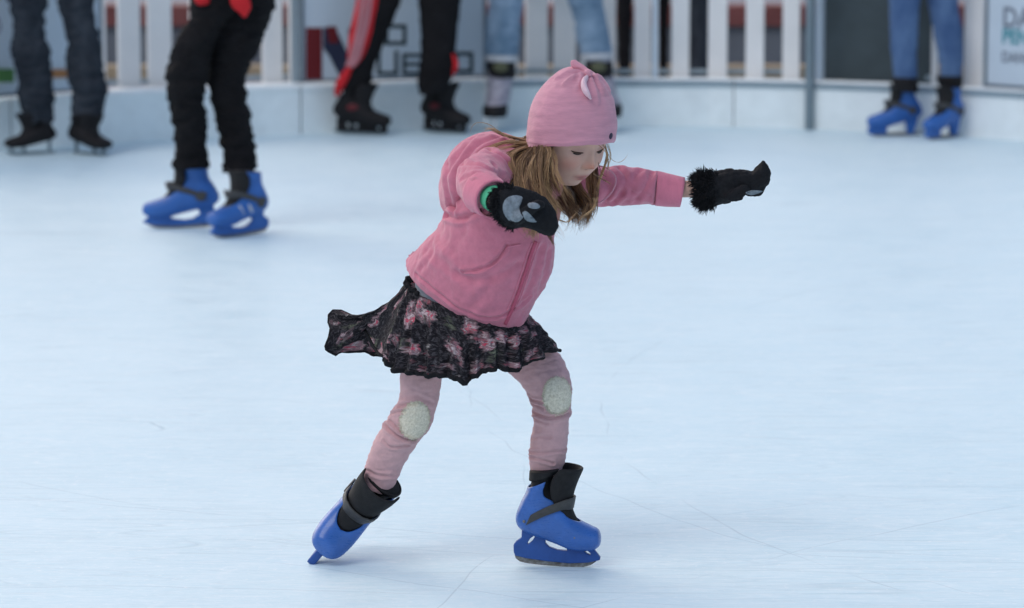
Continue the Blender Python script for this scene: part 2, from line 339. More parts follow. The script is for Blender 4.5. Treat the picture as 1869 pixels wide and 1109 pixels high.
def crease(VF, b, pix, depth, width, ridge=0.5, reach=2.0):
    V, F = VF; p = path_on(b, pix)
    if len(p) < 2: return VF
    near = np.where((V[:, 0] > p[:, 0].min() - .05) & (V[:, 0] < p[:, 0].max() + .05) & (V[:, 2] > p[:, 2].min() - .05) & (V[:, 2] < p[:, 2].max() + .05))[0]
    if not len(near): return VF
    N = VF_N[id(F)] if id(F) in VF_N else normals(V, F); VF_N[id(F)] = N
    d = pdist(V[near], p); disp = -depth * np.exp(-(d / width) ** 2) + ridge * depth * np.exp(-((d - reach * width) / width) ** 2)
    V[near] += N[near] * disp[:, None]; return V, F
VF_N = {}
def wrinkle(VF, amp, freq, seed=0, M3=None):
    V, F = VF; N = normals(V, F); W = V @ np.array(M3).T if M3 is not None else V
    o = np.array([seed * 7.3, seed * 3.1, seed])
    d = np.array([noise.fractal(Vector(q), 0.6, 2.1, 3) for q in (W * freq + o)])
    return V + N * (d * amp)[:, None], F
def decal(b, outline, off, n=14, cpx=None):
    """conformal patch: photo-pixel outline (closed) laid on the surface b, raised by off"""
    q = np.asarray(outline, float)
    if len(q) < 18: q = cr(np.vstack([q[-1:], q, q[:2]]), (len(q) + 2) * 6 + 1)[6:-6][:-1]
    c = q.mean(0) if cpx is None else np.array(cpx); k = len(q); V = []; F = []
    for i in range(n + 1):
        for j in range(k):
            p = c + (q[j] - c) * (i / n); d = ray(*p).normalized(); h = b.ray_cast(CP, d)
            if h[0] is None: V.append(V[-k] if len(V) >= k else tuple(P(p[0], p[1], 0))); continue
            e = off * (1 - (i / n) ** 6); V.append(tuple(h[0] + h[1] * e * (1 if h[1].dot(d) < 0 else -1)))
    for i in range(n):
        for j in range(k): a = i * k + j; bb = i * k + (j + 1) % k; F.append((a, bb, bb + k, a + k))
    return np.array(V), F
def ellipse(cx, cy, rx, ry, rot=0, k=40, jag=0.0):
    out = []
    for i in range(k):
        t = 2 * math.pi * i / k; j = 1 + random.uniform(-jag, jag); x = rx * math.cos(t) * j; y = ry * math.sin(t) * j
        out.append((cx + x * math.cos(rot) - y * math.sin(rot), cy + x * math.sin(rot) + y * math.cos(rot)))
    return out
def setcol(o, C):
    a = o.data.color_attributes.new('col', 'FLOAT_COLOR', 'POINT'); a.data.foreach_set('color', np.hstack([C, np.ones((len(C), 1))]).ravel())
def empty(name, loc, label, cat, group=None):
    o = bpy.data.objects.new(name, None); COL.objects.link(o); o.location = loc; o['label'] = label; o['category'] = cat
    o.empty_display_size = 0.1
    if group: o['group'] = group
    bpy.context.view_layer.update(); return o
def curve_plate(polys, thick, bevel, tf=None):
    cu_ = bpy.data.curves.new('c', 'CURVE'); cu_.dimensions = '2D'; cu_.fill_mode = 'BOTH'; cu_.extrude = max(thick / 2 - bevel, 1e-4); cu_.bevel_depth = bevel; cu_.bevel_resolution = 2; cu_.offset = -bevel
    for p in polys:
        s = cu_.splines.new('POLY'); s.points.add(len(p) - 1)
        for i, (x, y) in enumerate(p): s.points[i].co = (x, y, 0, 1)
        s.use_cyclic_u = True
    o = bpy.data.objects.new('c', cu_); COL.objects.link(o); V, F = evalmesh(o); bpy.data.objects.remove(o); bpy.data.curves.remove(cu_)
    V = V[:, [0, 2, 1]].copy(); return V, [tuple(reversed(f)) for f in F]

# ------------------------------------------------------------------ SETTING
def struct(name, VF, m):
    o = mk(name, VF, m, smooth=False); o['kind'] = 'structure'; return o
LINE_PX = [(-500, 325), (-200, 288), (0, 272), (250, 258), (600, 243), (800, 235), (1000, 231), (1300, 231), (1480, 236), (1700, 245), (1900, 260), (2300, 300)]
LINE = [G(*p) for p in LINE_PX]
def on_line(px, back=0.0):
    """point on the rink edge under photo column px (near the frame), pushed back metres"""
    for a, b, pa, pb in zip(LINE[:-1], LINE[1:], LINE_PX[:-1], LINE_PX[1:]):
        if pa[0] <= px <= pb[0]:
            t = (px - pa[0]) / (pb[0] - pa[0]); q = a.lerp(b, t); return Vector((q.x * (1 + back / (q.y - CAMY)), q.y + back, 0))
ice_v = [(-12, -10, 0), (12, -10, 0)] + [(12, 14, 0), (-12, 14, 0)]
struct('ice_rink_surface', (np.array([(-14, -10.5, 0), (14, -10.5, 0), (14, 13.5, 0), (-14, 13.5, 0)], float), [(0, 1, 2, 3)]), M['ice'])
struct('plaza_ground', (np.array([(-150, -60, -.03), (150, -60, -.03), (150, 250, -.03), (-150, 250, -.03)], float), [(0, 1, 2, 3)]), M['paving'])

def extr(pl, prof):
    """sweep a (back, z) closed profile along a list of Vector base points"""
    n = len(pl); k = len(prof); V = []; F = []
    for p in pl:
        for (d, z) in prof: V.append((p.x, p.y + d, z))
    for i in range(n - 1):
        for j in range(k): a = i * k + j; b = i * k + (j + 1) % k; F.append((a, a + k, b + k, b))
    F.append(tuple(range(k))); F.append(tuple(range(n * k - 1, (n - 1) * k - 1, -1))); return np.array(V), F
KH = 0.285
def seg(x0, x1, n=10): return [on_line(x0 + (x1 - x0) * i / n) for i in range(n + 1)]
# kick boards: panels between seams
seams = [(-480, 20, 'white kick board panel at the far left end of the rink edge'),
         (20, 548, 'long white kick board behind the skaters in dark jeans and black trousers'),
         (548, 886, 'white kick board below the banner with the dark red logo'),
         (886, 1339, 'white kick board behind the girl in the pink hat'),
         (1339, 1476, 'short white kick board just left of the grey post'),
         (1476, 2280, 'white kick board behind the skater in blue skinny jeans')]
for i, (a, b, lab) in enumerate(seams):
    led = 0.30 if b < 900 else 0.10
    V, F = extr(seg(a + 1.2, b - 1.2), [(0, 0.0), (0, KH - .012), (.012, KH), (led, KH), (led, 0.0)])
    e = empty('kick_board', on_line((a + b) / 2), lab, 'rink board', 'white kick boards round the rink')
    mk('panel', (V, F), M['white'], e, smooth=False)
    V, F = extr(seg(a + 1.2, b - 1.2), [(-.012, KH - .045), (-.012, KH - .012), (0, KH - .012), (0, KH - .045)] if b > 900 else [(-.008, KH - .03), (-.008, KH - .012), (0, KH - .012), (0, KH - .03)])
    mk('edge_rail', (V, F), M['rail' if b > 900 else 'white'], e, smooth=False)
FB = 0.32   # fence stands this far behind the kick face on the left, closer on the right
def fb(px): return 0.16 if px > 1150 else 0.34
def upr(px0, px1, z0, z1, thick=0.02, back=None):
    bk = fb((px0 + px1) / 2) if back is None else back
    a = on_line(px0, bk); b = on_line(px1, bk); d = (b - a); L = d.length; ang = math.atan2(d.y, d.x)
    return box(((a.x + b.x) / 2, (a.y + b.y) / 2, (z0 + z1) / 2), (L, thick, z1 - z0), Matrix.Rotation(ang, 3, 'Z'))
def fence(lab, pickets, rail):
    e = empty('picket_fence', on_line(sum(rail) / 2, fb(rail[0])), lab, 'fence', 'white picket fence sections')
    ms = []
    for a, b in pickets:
        v, f = upr(a, b, 0.03, 1.08); v = np.array(v); top = v[:, 2] > 1; ms.append((v, f))
        c = v[top].mean(0); ms.append((np.vstack([v[top], c + [0, 0, .05]]), [(0, 1, 4), (1, 2, 4), (2, 3, 4), (3, 0, 4)]))
    mk('pickets', merge(*ms), M['picket'], e, smooth=False)
    r1 = upr(rail[0], rail[1], .80, .88, .03, fb(rail[0]) + .027); mk('rail', r1, M['picket'], e, smooth=False)
    r1 = upr(rail[0], rail[1], .30, .325, .03, fb(rail[0]) + .027); mk('rail', r1, M['rail'], e, smooth=False)
fence('white picket fence between the dark jeans and the black trousers, left part', [(186, 193), (217, 257), (271, 313), (347, 385), (398, 436)], (186, 440))
fence('narrow piece of white picket fence just left of the logo banner', [(478, 514), (527, 533)], (450, 534))
fence('long white picket fence from the light blue jeans to the tall grey post',
      [(896, 945), (959, 999), (1010, 1050), (1060, 1086), (1090, 1123), (1157, 1187), (1225, 1257), (1292, 1326), (1361, 1393), (1428, 1458)], (893, 1460))
fence('end of white picket fence between the blue jeans and the right banner', [(1700, 1708), (1760, 1793)], (1690, 1795))
def rpost(px0, px1, lab, z0=0.0, z1=1.5, back=-.03, m='post'):
    e = empty('fence_post', on_line((px0 + px1) / 2, back), lab, 'post')
    wv = upr(px0, px1, z0, z1, .05, back); mk('upright', wv, M[m], e, smooth=False)
    v = upr(px0 - 2, px1 + 2, z1 + .001, z1 + .03, .06, back); mk('post_cap', v, M[m], e, smooth=False)
rpost(1471, 1483, 'tall blue grey metal post running down the white boards beside the charcoal panel', 0.0, 1.6, -.03)
rpost(1489, 1500, 'slim pale upright between the tall grey post and the charcoal panel', KH + .002, 1.5, .07, 'banner')
rpost(1190, 1200, 'slim pale post in the picket fence right of the light blue jeans', KH + .002, 1.5, .05, 'banner')
rpost(534, 545, 'grey upright at the left edge of the logo banner', KH + .002, 1.5, .2, 'rail')

# banners
def text(body, loc, h, m, rotz, parent, name='lettering', bold=0.0, sx=1.0):
    c = bpy.data.curves.new('t', 'FONT'); c.body = body; c.size = 1.0; c.extrude = 0.003; c.offset = bold; c.resolution_u = 3
    o = bpy.data.objects.new('t', c); COL.objects.link(o); V, F = evalmesh(o); bpy.data.objects.remove(o); bpy.data.curves.remove(c)
    hh = V[:, 1].max() - min(0, V[:, 1].min()); V = V * (h / hh); V[:, 0] *= sx; V = V[:, [0, 2, 1]] * [1, -1, 1]
    c_, s_ = math.cos(rotz), math.sin(rotz); X = V[:, 0] * c_ - V[:, 1] * s_; Y = V[:, 0] * s_ + V[:, 1] * c_
    V = np.stack([X, Y, V[:, 2]], 1) + np.array(loc); return mk(name, (V, F), m, parent, smooth=False)
def banner(px0, px1, lab, back, z0=KH + .006, z1=1.1):
    a = on_line(px0, back); b = on_line(px1, back); d = b - a; ang = math.atan2(d.y, d.x); L = d.length
    e = empty('advertising_banner', (a + b) / 2, lab, 'banner')
    mk('vinyl_sheet', box(((a.x + b.x) / 2, (a.y + b.y) / 2, (z0 + z1) / 2), (L, .012, z1 - z0), Matrix.Rotation(ang, 3, 'Z')), M['banner'], e, smooth=False)
    fr = []
    rot = Matrix.Rotation(ang, 3, 'Z'); cx, cy = (a.x + b.x) / 2, (a.y + b.y) / 2
    fr.append(box((cx, cy, z0 + .008), (L + .03, .03, .016), rot)); fr.append(box((cx, cy, z1 - .008), (L + .03, .03, .016), rot))
    for q in (a, b): fr.append(box((q.x, q.y, (z0 + z1) / 2), (.014, .03, z1 - z0 - .034), rot))
    mk('frame', merge(*fr), M['bframe'], e, smooth=False)
    def yb(px, off=.0095):
        q = on_line(px, back); t = (q.x - a.x) / (b.x - a.x); return (q.x, a.y + d.y * t - off / math.cos(ang))
    zz = lambda px, py: P(px, py, yb(px)[1]).z
    return e, ang, yb, zz
e, ang, yb, zz = banner(552, 884, 'pale blue banner with a dark red and navy logo and black block letters', .10)
def plate(e, pix, m, yb, zz, name, back=.009):
    V = []
    for off in (back - .0025, back):
        for (px, py) in pix: x, y = yb(px, off); V.append((P(px, py, y).x, y, P(px, py, y).z))
    k = len(pix); F = [tuple(range(k, 2 * k)), tuple(range(k - 1, -1, -1))] + [(i, (i + 1) % k, (i + 1) % k + k, i + k) for i in range(k)]
    mk(name, (np.array(V), F), m, e, smooth=False)
plate(e, [(558, 50), (588, 50), (588, 145), (558, 145)], M['redink'], yb, zz, 'logo_bar')
plate(e, [(590, 50), (612, 50), (636, 100), (636, 50), (648, 50), (648, 140), (620, 140), (600, 100), (590, 88)], M['navyink'], yb, zz, 'logo_stroke')
plate(e, [(596, 48), (614, 48), (618, 78), (600, 78)], M['redink'], yb, zz, 'logo_highlight', .0125)
def boxletter(e, x0, x1, y0, y1, t, kind, nm='letter'):
    bars = {'O': [(x0, y0, x0 + t, y1), (x1 - t, y0, x1, y1), (x0 + t, y0, x1 - t, y0 + t), (x0 + t, y1 - t, x1 - t, y1)],
            'U': [(x0, y0, x0 + t, y1), (x1 - t, y0, x1, y1), (x0 + t, y1 - t, x1 - t, y1)],
            'E': [(x0, y0, x0 + t, y1), (x0 + t, y0, x1, y0 + t), (x0 + t, y1 - t, x1, y1), (x0 + t, (y0 + y1 - t) / 2, x1, (y0 + y1 + t) / 2)],
            'D': [(x0, y0, x0 + t, y1), (x1 - t, y0 + t, x1, y1 - t), (x0 + t, y0, x1 - t, y0 + t), (x0 + t, y1 - t, x1 - t, y1)],
            'L': [(x0, y0, x0 + t, y1), (x0 + t, y1 - t, x1, y1)],
            'B': [(x0, y0, x0 + t, y1), (x1 - t, y0 + 2, x1, y1 - 2), (x0 + t, y0, x1 - t, y0 + t), (x0 + t, y1 - t, x1 - t, y1), (x0 + t, (y0 + y1 - t) / 2, x1 - t, (y0 + y1 + t) / 2)],
            'P': [(x0, y0, x0 + t, y1), (x1 - t, y0, x1, (y0 + y1) / 2), (x0 + t, y0, x1 - t, y0 + t), (x0 + t, (y0 + y1) / 2 - t, x1 - t, (y0 + y1) / 2)]}[kind]
    ms = []
    for a, b, c, d in bars:
        V = []
        for off in (.0065, .009):
            for (px, py) in ((a, b), (c, b), (c, d), (a, d)): x, y = yb(px, off); V.append((P(px, py, y).x, y, P(px, py, y).z))
        ms.append((np.array(V), [(4, 5, 6, 7), (3, 2, 1, 0), (0, 1, 5, 4), (1, 2, 6, 5), (2, 3, 7, 6), (3, 0, 4, 7)]))
    mk(nm, merge(*ms), M['darkink'], e, smooth=False)
boxletter(e, 702, 742, 44, 82, 7, 'O')
boxletter(e, 688, 727, 92, 137, 7, 'U'); boxletter(e, 734, 768, 97, 137, 7, 'E'); boxletter(e, 774, 800, 97, 137, 7, 'B'); boxletter(e, 805, 828, 97, 137, 7, 'L'); boxletter(e, 830, 864, 94, 133, 7, 'O')
e, ang, yb, zz = banner(1801, 2060, 'pale blue banner with faint brown and teal lettering at the right edge', .06)
p = Vector((*yb(1825, 0), 0)); text('DA', (p.x, p.y - .016, zz(1825, 48)), .115, M['greyink'], ang, e, bold=.02)
text('PEN', (p.x, p.y - .016, zz(1825, 78)), .085, M['tealink'], ang, e, bold=.03)
text('DANE', (p.x, p.y - .016, zz(1825, 112)), .06, M['greyink'], ang, e, bold=.02)
e, ang, yb, zz = banner(-420, 184, 'pale banner behind the dark jeans with a ring mark and a green strip', .12)
plate(e, [(-60, 125), (26, 125), (26, 150), (-60, 150)], M['greenink'], yb, zz, 'green_strip')
plate(e, [(60, 126), (124, 126), (124, 142), (60, 142)], M['orangeink'], yb, zz, 'orange_strip')
pc = Vector((*yb(-5, 0), 0))
rg = []
for i in range(24):
    t0, t1 = 2 * math.pi * i / 24, 2 * math.pi * (i + 1) / 24
    q = []
    for off in (.0065, .009):
        for (r_, t) in ((.055, t0), (.072, t0), (.072, t1), (.055, t1)): q.append((pc.x + math.cos(t) * r_, pc.y - off, zz(-5, 47) + math.sin(t) * r_))
    rg.append((np.array(q), [(4, 5, 6, 7), (3, 2, 1, 0), (1, 2, 6, 5), (3, 0, 4, 7)]))
mk('ring_mark', merge(*rg), M['greyink'], e, smooth=False)
# charcoal panel beyond the rail
e = empty('dark_panel', on_line(1600, .25), 'large charcoal panel standing behind the skater in blue skinny jeans', 'panel')
mk('board', upr(1503, 1700, KH - .02, 1.3, .03, .25), M['char'], e, smooth=False); mk('top_bar', upr(1502, 1701, 1.3, 1.34, .05, .25), M['post'], e, smooth=False)
# low wall far behind the pickets
def longbox(name, Y, z0, z1, d, m, e): mk(name, box((0, Y + d / 2, (z0 + z1) / 2), (26, d, z1 - z0)), m, e, smooth=False)
e = empty('low_wall', (0, 18.4, -.03), 'long low grey wall with a dark red wooden top beyond the picket fence', 'wall')
longbox('wall_base', 18.4, -.03, .30, .35, M['wallgrey'], e); longbox('wooden_top', 18.36, .301, .45, .45, M['wood'], e)
e = empty('stone_kerb', (0, 17.4, -.03), 'tan stone kerb running in front of the low grey wall', 'kerb'); longbox('kerb_stone', 17.3, -.026, .06, .35, M['tan'], e)

# ------------------------------------------------------------------ SKATE
def sk(px, py): return ((px - 1000) / 800.0, (1033 - py) / 800.0)
ST = [((1095, 970), (1096, 984), .014), ((1091, 963), (1093, 992), .026), ((1078, 957), (1082, 998), .034), ((1060, 948), (1064, 999), .038), ((1043, 936), (1042, 997), .039), ((1031, 920), (1018, 988), .038),
      ((1022, 905), (988, 977), .037), ((1017, 893), (962, 968), .036), ((1014, 886), (946, 956), .036), ((1012, 880), (943, 938), .036), ((1011, 873), (952, 913), .037),
      ((1012, 864), (963, 890), .039), ((1016, 855), (966, 870), .042), ((1020, 848), (967, 852), .044)]
def boot_surface(s0, s1, n, m, shrink=0.0):
    rows = []
    for T, B, wd in ST:
        tx, tz = sk(*T); bx, bz = sk(*B); rows.append([(tx + bx) / 2, (tz + bz) / 2, (tx - bx) / 2, (tz - bz) / 2, wd])
    q = cr(rows, 14 * 20 - 19); i0, i1 = s0 / 13 * (len(q) - 1), s1 / 13 * (len(q) - 1); idx = np.linspace(i0, i1, n).astype(int); q = q[idx]
    Ln = np.hypot(q[:, 2], q[:, 3]); k = (Ln - shrink) / Ln
    C = np.stack([q[:, 0], 0 * Ln, q[:, 1]], 1); A = np.stack([q[:, 2] * k, 0 * Ln, q[:, 3] * k], 1); B = np.stack([0 * Ln, q[:, 4] - shrink, 0 * Ln], 1)
    return C, A, B
def xf(VF, Mx):
    V, F = VF; A = np.array(Mx); V = np.asarray(V) @ A[:3, :3].T + A[:3, 3]
    if np.linalg.det(A[:3, :3]) < 0: F = [tuple(reversed(f)) for f in F]
    return V, F
def make_skate(Mx, parent, style='blue', mats=None, hi=True, label=None, high=False, tight=False):
    mm = dict(shell=M['blue'], liner=M['liner'], tongue=M['liner'], strap=M['strap'], holder=M['blueframe'], blade=M['steel']); mm.update(mats or {})
    m = 48 if hi else 28; n = 90 if hi else 36
    # shell with an opening along the instep
    SE = 12.9 if high else 11.35; C, A, B = boot_surface(0, SE, n, m); V = []; F = []
    for i in range(n):
        s_ = i / (n - 1) * SE; lim = 0 if s_ < 3.0 else (0.75 * math.sqrt(min(1, (s_ - 3.0) / 1.6)) if s_ < 6 else (min(1.25, .75 + (s_ - 6) * .12) if not high else .62))
        t = np.linspace(lim, 2 * math.pi - lim, m + 1); c, q_ = np.cos(t), np.sin(t); c = np.sign(c) * np.abs(c) ** .86; q_ = np.sign(q_) * np.abs(q_) ** .86
        V.append(C[i] + c[:, None] * A[i] + q_[:, None] * B[i])
    V = np.vstack(V + [C[:1]]); k = len(V) - 1
    for i in range(n - 1):
        for j in range(m): a = i * (m + 1) + j; F.append((a, a + m + 1, a + m + 2, a + 1))
    F += [(k, j, j + 1) for j in range(m)]
    V, F = apply_mods((V, F), ('WELD', dict(merge_threshold=.0002)), ('SOLIDIFY', dict(thickness=.0034, offset=-1)), ('SMOOTH', dict(iterations=2, factor=.5)))
    Mh = Mx
    if tight: Mx = Mx @ Matrix.Translation((-.004, 0, .010))
    name = 'ice_skate'
    root = mk(name, xf((V, F), Mx), mm['shell'], parent)
    if label: root['label'] = label
    C, A, B = boot_surface(.6, 13, n, m, .0045); L = rings_mesh(C, A, B, m, 0.9, True)
    collar = []
    L = (L[0], [tuple(reversed(f)) for f in L[1]]); mk('liner', xf(L, Mx), mm['liner'], root)
    # padded collar ring at the top
    C, A, B = boot_surface(11.9, 13, 6, 24, .001); cv, cf_ = rings_mesh(C, A, B, 24, 0.9, False)
    cv, cf_ = apply_mods((cv, [tuple(reversed(f)) for f in cf_]), ('SOLIDIFY', dict(thickness=.006, offset=0)), ('SUBSURF', dict(levels=1)))
    mk('collar', xf((cv, cf_), Mx), mm['liner'], root)
    if high:
        C, A, B = boot_surface(3.1, 3.9, 5, 28, -.002); mk('toe_strap', xf(apply_mods(rings_mesh(C, A, B, 28, .86, False), ('SOLIDIFY', dict(thickness=.002, offset=0))), Mx), mm['strap'], root)
    if hi and not high:
        for (px_, py_, sd2) in ((958, 944, -1), (958, 944, 1), (1052, 972, -1), (1052, 972, 1)):
            q = Vector((sk(px_, py_)[0], 0, sk(px_, py_)[1])); mk('rivet', xf(ell((q.x, sd2 * (.0355 if px_ < 1000 else .0405), q.z), (.0035, .002, .0035), 12), Mx), mm['blade'], root)
    # tongue: a curved flap
    fr = [(1056, 950), (1046, 932), (1036, 914), (1032, 898), (1030, 882), (1030, 866), (1033, 846)] if high else [(1056, 950), (1046, 930), (1042, 912), (1046, 896), (1050, 882), (1056, 866), (1065, 846)]; bk = [(1046, 952), (1030, 935), (1014, 912), (1008, 898), (1006, 880), (1011, 860), (1026, 842)]
    if tight: fr[-3:] = [(1048, 882), (1047, 864), (1046, 838)]; bk[-2:] = [(1011, 860), (1012, 834)]
    ww = [.016, .026, .033, .037, .041, .044, .046]
    q = cr([[*sk(*a), *sk(*b), c] for a, b, c in zip(fr, bk, ww)], 20); V = []; F = []; K = 15
    for r in q:
        for j in range(K):
            t = (j / (K - 1) - .5) * math.pi; c = math.cos(t) ** 0.8; V.append((r[2] + (r[0] - r[2]) * c, math.sin(t) * r[4], r[3] + (r[1] - r[3]) * c))
    for i in range(19):
        for j in range(K - 1): a = i * K + j; F.append((a, a + 1, a + K + 1, a + K))
    V, F = apply_mods((np.array(V), F), ('SOLIDIFY', dict(thickness=.006, offset=0)), ('SUBSURF', dict(levels=1)))
    mk('tongue', xf((V, F), Mx), mm['tongue'], root)
    if style == 'arch':
        for nm, pl in (('blade_holder', [(1040, 985), (1044, 1024), (1094, 1024), (1098, 1014), (1090, 984)]), ('heel_post', [(952, 962), (966, 1024), (984, 1024), (990, 970)])): mk(nm, xf(curve_plate([[sk(*p) for p in pl]], .03, .003), Mx), mm['holder'], root)
    # holder with openings
    if style in ('blue', 'square'):
        out = [(952, 962), (951, 979), (941, 986), (936, 993), (936.5, 1006), (939, 1013), (960, 1018), (1000, 1023), (1040, 1026), (1075, 1024), (1090, 1020.5), (1097, 1018.5), (1098, 1014), (1088, 1001), (1084, 993), (1082, 984), (1040, 980), (1000, 968)]
        holes = [[(995, 980), (1010, 982), (1028, 990), (1035, 997), (1036, 1002), (1018, 1001), (1003, 996), (996, 989)], [(974, 975.5), (976, 977), (971, 985), (964, 991), (962, 989.5), (967, 981)], [(1067, 998.5), (1073, 1000), (1080, 1007), (1079, 1009), (1073, 1007), (1068, 1002)]]
        if high: holes = [[(984, 979), (1005, 979), (1046, 996), (1036, 1005), (1012, 1008), (996, 1004), (980, 990)]]
        if style == 'square':
            out = [(955, 962), (950, 985), (950, 1020), (1090, 1024), (1088, 985), (1040, 978), (1000, 968)]; holes = [[(975, 990), (985, 988), (988, 1004), (978, 1006)], [(996, 992), (1010, 992), (1008, 1006), (998, 1006)], [(1060, 1002), (1072, 1002), (1070, 1010), (1062, 1010)]]
        bl = [(938, 1013), (940, 1019), (948, 1025), (965, 1028.5), (1000, 1031.5), (1035, 1033), (1066, 1033), (1080, 1029), (1090, 1022), (1092, 1016), (1000, 1015)]
        H = curve_plate([[sk(*p) for p in out]] + [[sk(*p) for p in h] for h in holes], .017, .003)
        V = H[0].copy(); zt = sk(0, 975)[1]; V[:, 1] *= np.where(V[:, 2] > zt, 1.6, 1.0)
        mk('blade_holder', xf((V, H[1]), Mh), mm['holder'], root)
        mk('blade', xf(curve_plate([[sk(*p) for p in bl]], .0042, .0004), Mh), mm['blade'], root)
    if style in ('figure', 'arch'):   # figure blade on posts
        bl = [(945, 1020), (948, 1028), (1000, 1032), (1075, 1032), (1092, 1024), (1098, 1012), (1090, 1014), (1075, 1018), (1000, 1019)]
        mk('blade', xf(curve_plate([[sk(*p) for p in bl]], .006, .0004), Mx), mm['blade'], root)
        
        for x, y0 in ((962, 962), (1040, 985), (1078, 985)):
            if style == 'figure': mk('blade_post', xf(box((sk(x, 0)[0], 0, (sk(0, y0)[1] + sk(0, 1020)[1]) / 2), (.010, .012, sk(0, y0)[1] - sk(0, 1020)[1])), Mx), mm['blade'], root, smooth=False)
    # strap over the instep
    if style in ('blue', 'arch'):
        side = [(966, 941, .0385), (980, 933, .0405), (1000, 923, .0415), (1018, 916, .0405), (1034, 911, .034), (1047, 911, .017)]
        pts = [(sk(a, b)[0], -c, sk(a, b)[1]) for a, b, c in side] + [(sk(a, b)[0], c, sk(a, b)[1]) for a, b, c in reversed(side)]
        q = cr(pts, 40); V = []; F = []; Wd = .0138
        for i, p in enumerate(q):
            wv = np.array([.18, 0, .98]) if abs(p[1]) < .03 else np.array([.42, 0, .9]); wv /= np.linalg.norm(wv)
            V.append(p + wv * Wd); V.append(p - wv * Wd)
        F = [(2 * i, 2 * i + 1, 2 * i + 3, 2 * i + 2) for i in range(len(q) - 1)]
        V, F = apply_mods((np.array(V), F), ('SOLIDIFY', dict(thickness=.004, offset=0)), ('BEVEL', dict(width=.001, segments=2)))
        mk('strap', xf((V, F), Mx), mm['strap'], root)
        if hi:
            e_ = xf(apply_mods(box((0, 0, 0), (.022, .005, .034)), ('BEVEL', dict(width=.0015, segments=2))), Matrix.Translation((sk(974, 0)[0], .0425, sk(0, 937)[1])) @ Matrix.Rotation(-.45, 4, 'Y'))
            mk('buckle', xf(e_, Mx), mm['strap'], root)
    return root
def frame_mx(origin, toe, up, s=1.0, mirror=False):
    s = (s, s, s) if np.isscalar(s) else s
    t = Vector(toe).normalized(); u = Vector(up); u = (u - t * u.dot(t)).normalized(); y = u.cross(t)
    if mirror: y = -y
    return Matrix(((t.x * s[0], y.x * s[1], u.x * s[2], origin[0]), (t.y * s[0], y.y * s[1], u.y * s[2], origin[1]), (t.z * s[0], y.z * s[1], u.z * s[2], origin[2]), (0, 0, 0, 1)))

# ------------------------------------------------------------------ THE GIRL
girl = empty('person', (0.06, -0.1, 0), 'girl in a pink knit hat and pink hoodie gliding with both arms stretched out', 'person')
YB = -0.10
# head (local frame: -y = face)
HS = 1.08; ha, hp = R(38), R(19)
Fv = Vector((math.sin(ha) * math.cos(hp), -math.cos(ha) * math.cos(hp), -math.sin(hp))); Uv = Vector((math.sin(ha) * math.sin(hp), -math.cos(ha) * math.sin(hp), math.cos(hp))); Xv = Uv.cross(-Fv) * 1.0
HO = P(1039, 246, -0.25)
HM = Matrix(((Xv.x * HS, -Fv.x * HS, Uv.x * HS, HO.x), (Xv.y * HS, -Fv.y * HS, Uv.y * HS, HO.y), (Xv.z * HS, -Fv.z * HS, Uv.z * HS, HO.z), (0, 0, 0, 1)))
if HM.to_3x3().determinant() < 0:
    Xv = -Xv
    for i in range(3): HM[i][0] = -HM[i][0]
def face_disp(x, z):
    g = lambda cx, cz, sx, sz: np.exp(-((x - cx) / sx) ** 2 - ((z - cz) / sz) ** 2)
    gx = lambda cx, cz, sx, sz: g(cx, cz, sx, sz) + g(-cx, cz, sx, sz)
    d = 0.006 * g(0, .03, .05, .025)                                   # forehead
    d -= 0.0105 * gx(.029, -.002, .015, .011)                          # sockets
    d += 0.0062 * gx(.030, -.003, .0105, .0065)                        # lids
    d -= 0.0022 * gx(.030, -.0085, .011, .0022)                        # lid crease
    d += 0.003 * gx(.030, .014, .016, .005)                            # brow
    d += 0.0065 * gx(.037, -.036, .020, .020)                          # cheeks
    d += 0.007 * g(0, -.010, .0055, .014) + 0.012 * g(0, -.026, .0070, .012) + 0.0125 * g(0, -.0345, .0075, .0065)   # nose
    d += 0.0065 * gx(.0095, -.0375, .0052, .0052)                      # wings
    d -= 0.004 * gx(.0155, -.040, .004, .006)
    d += 0.006 * g(0, -.058, .020, .016)                               # muzzle
    d += 0.0042 * g(0, -.0605, .0135, .0034) + 0.0046 * g(0, -.0700, .0115, .0040)
    d -= 0.0040 * g(0, -.0652, .0165, .0017); d -= 0.003 * gx(.0185, -.0655, .003, .003)
    d -= 0.003 * g(0, -.078, .014, .004); d += 0.008 * g(0, -.091, .014, .010)
    return d
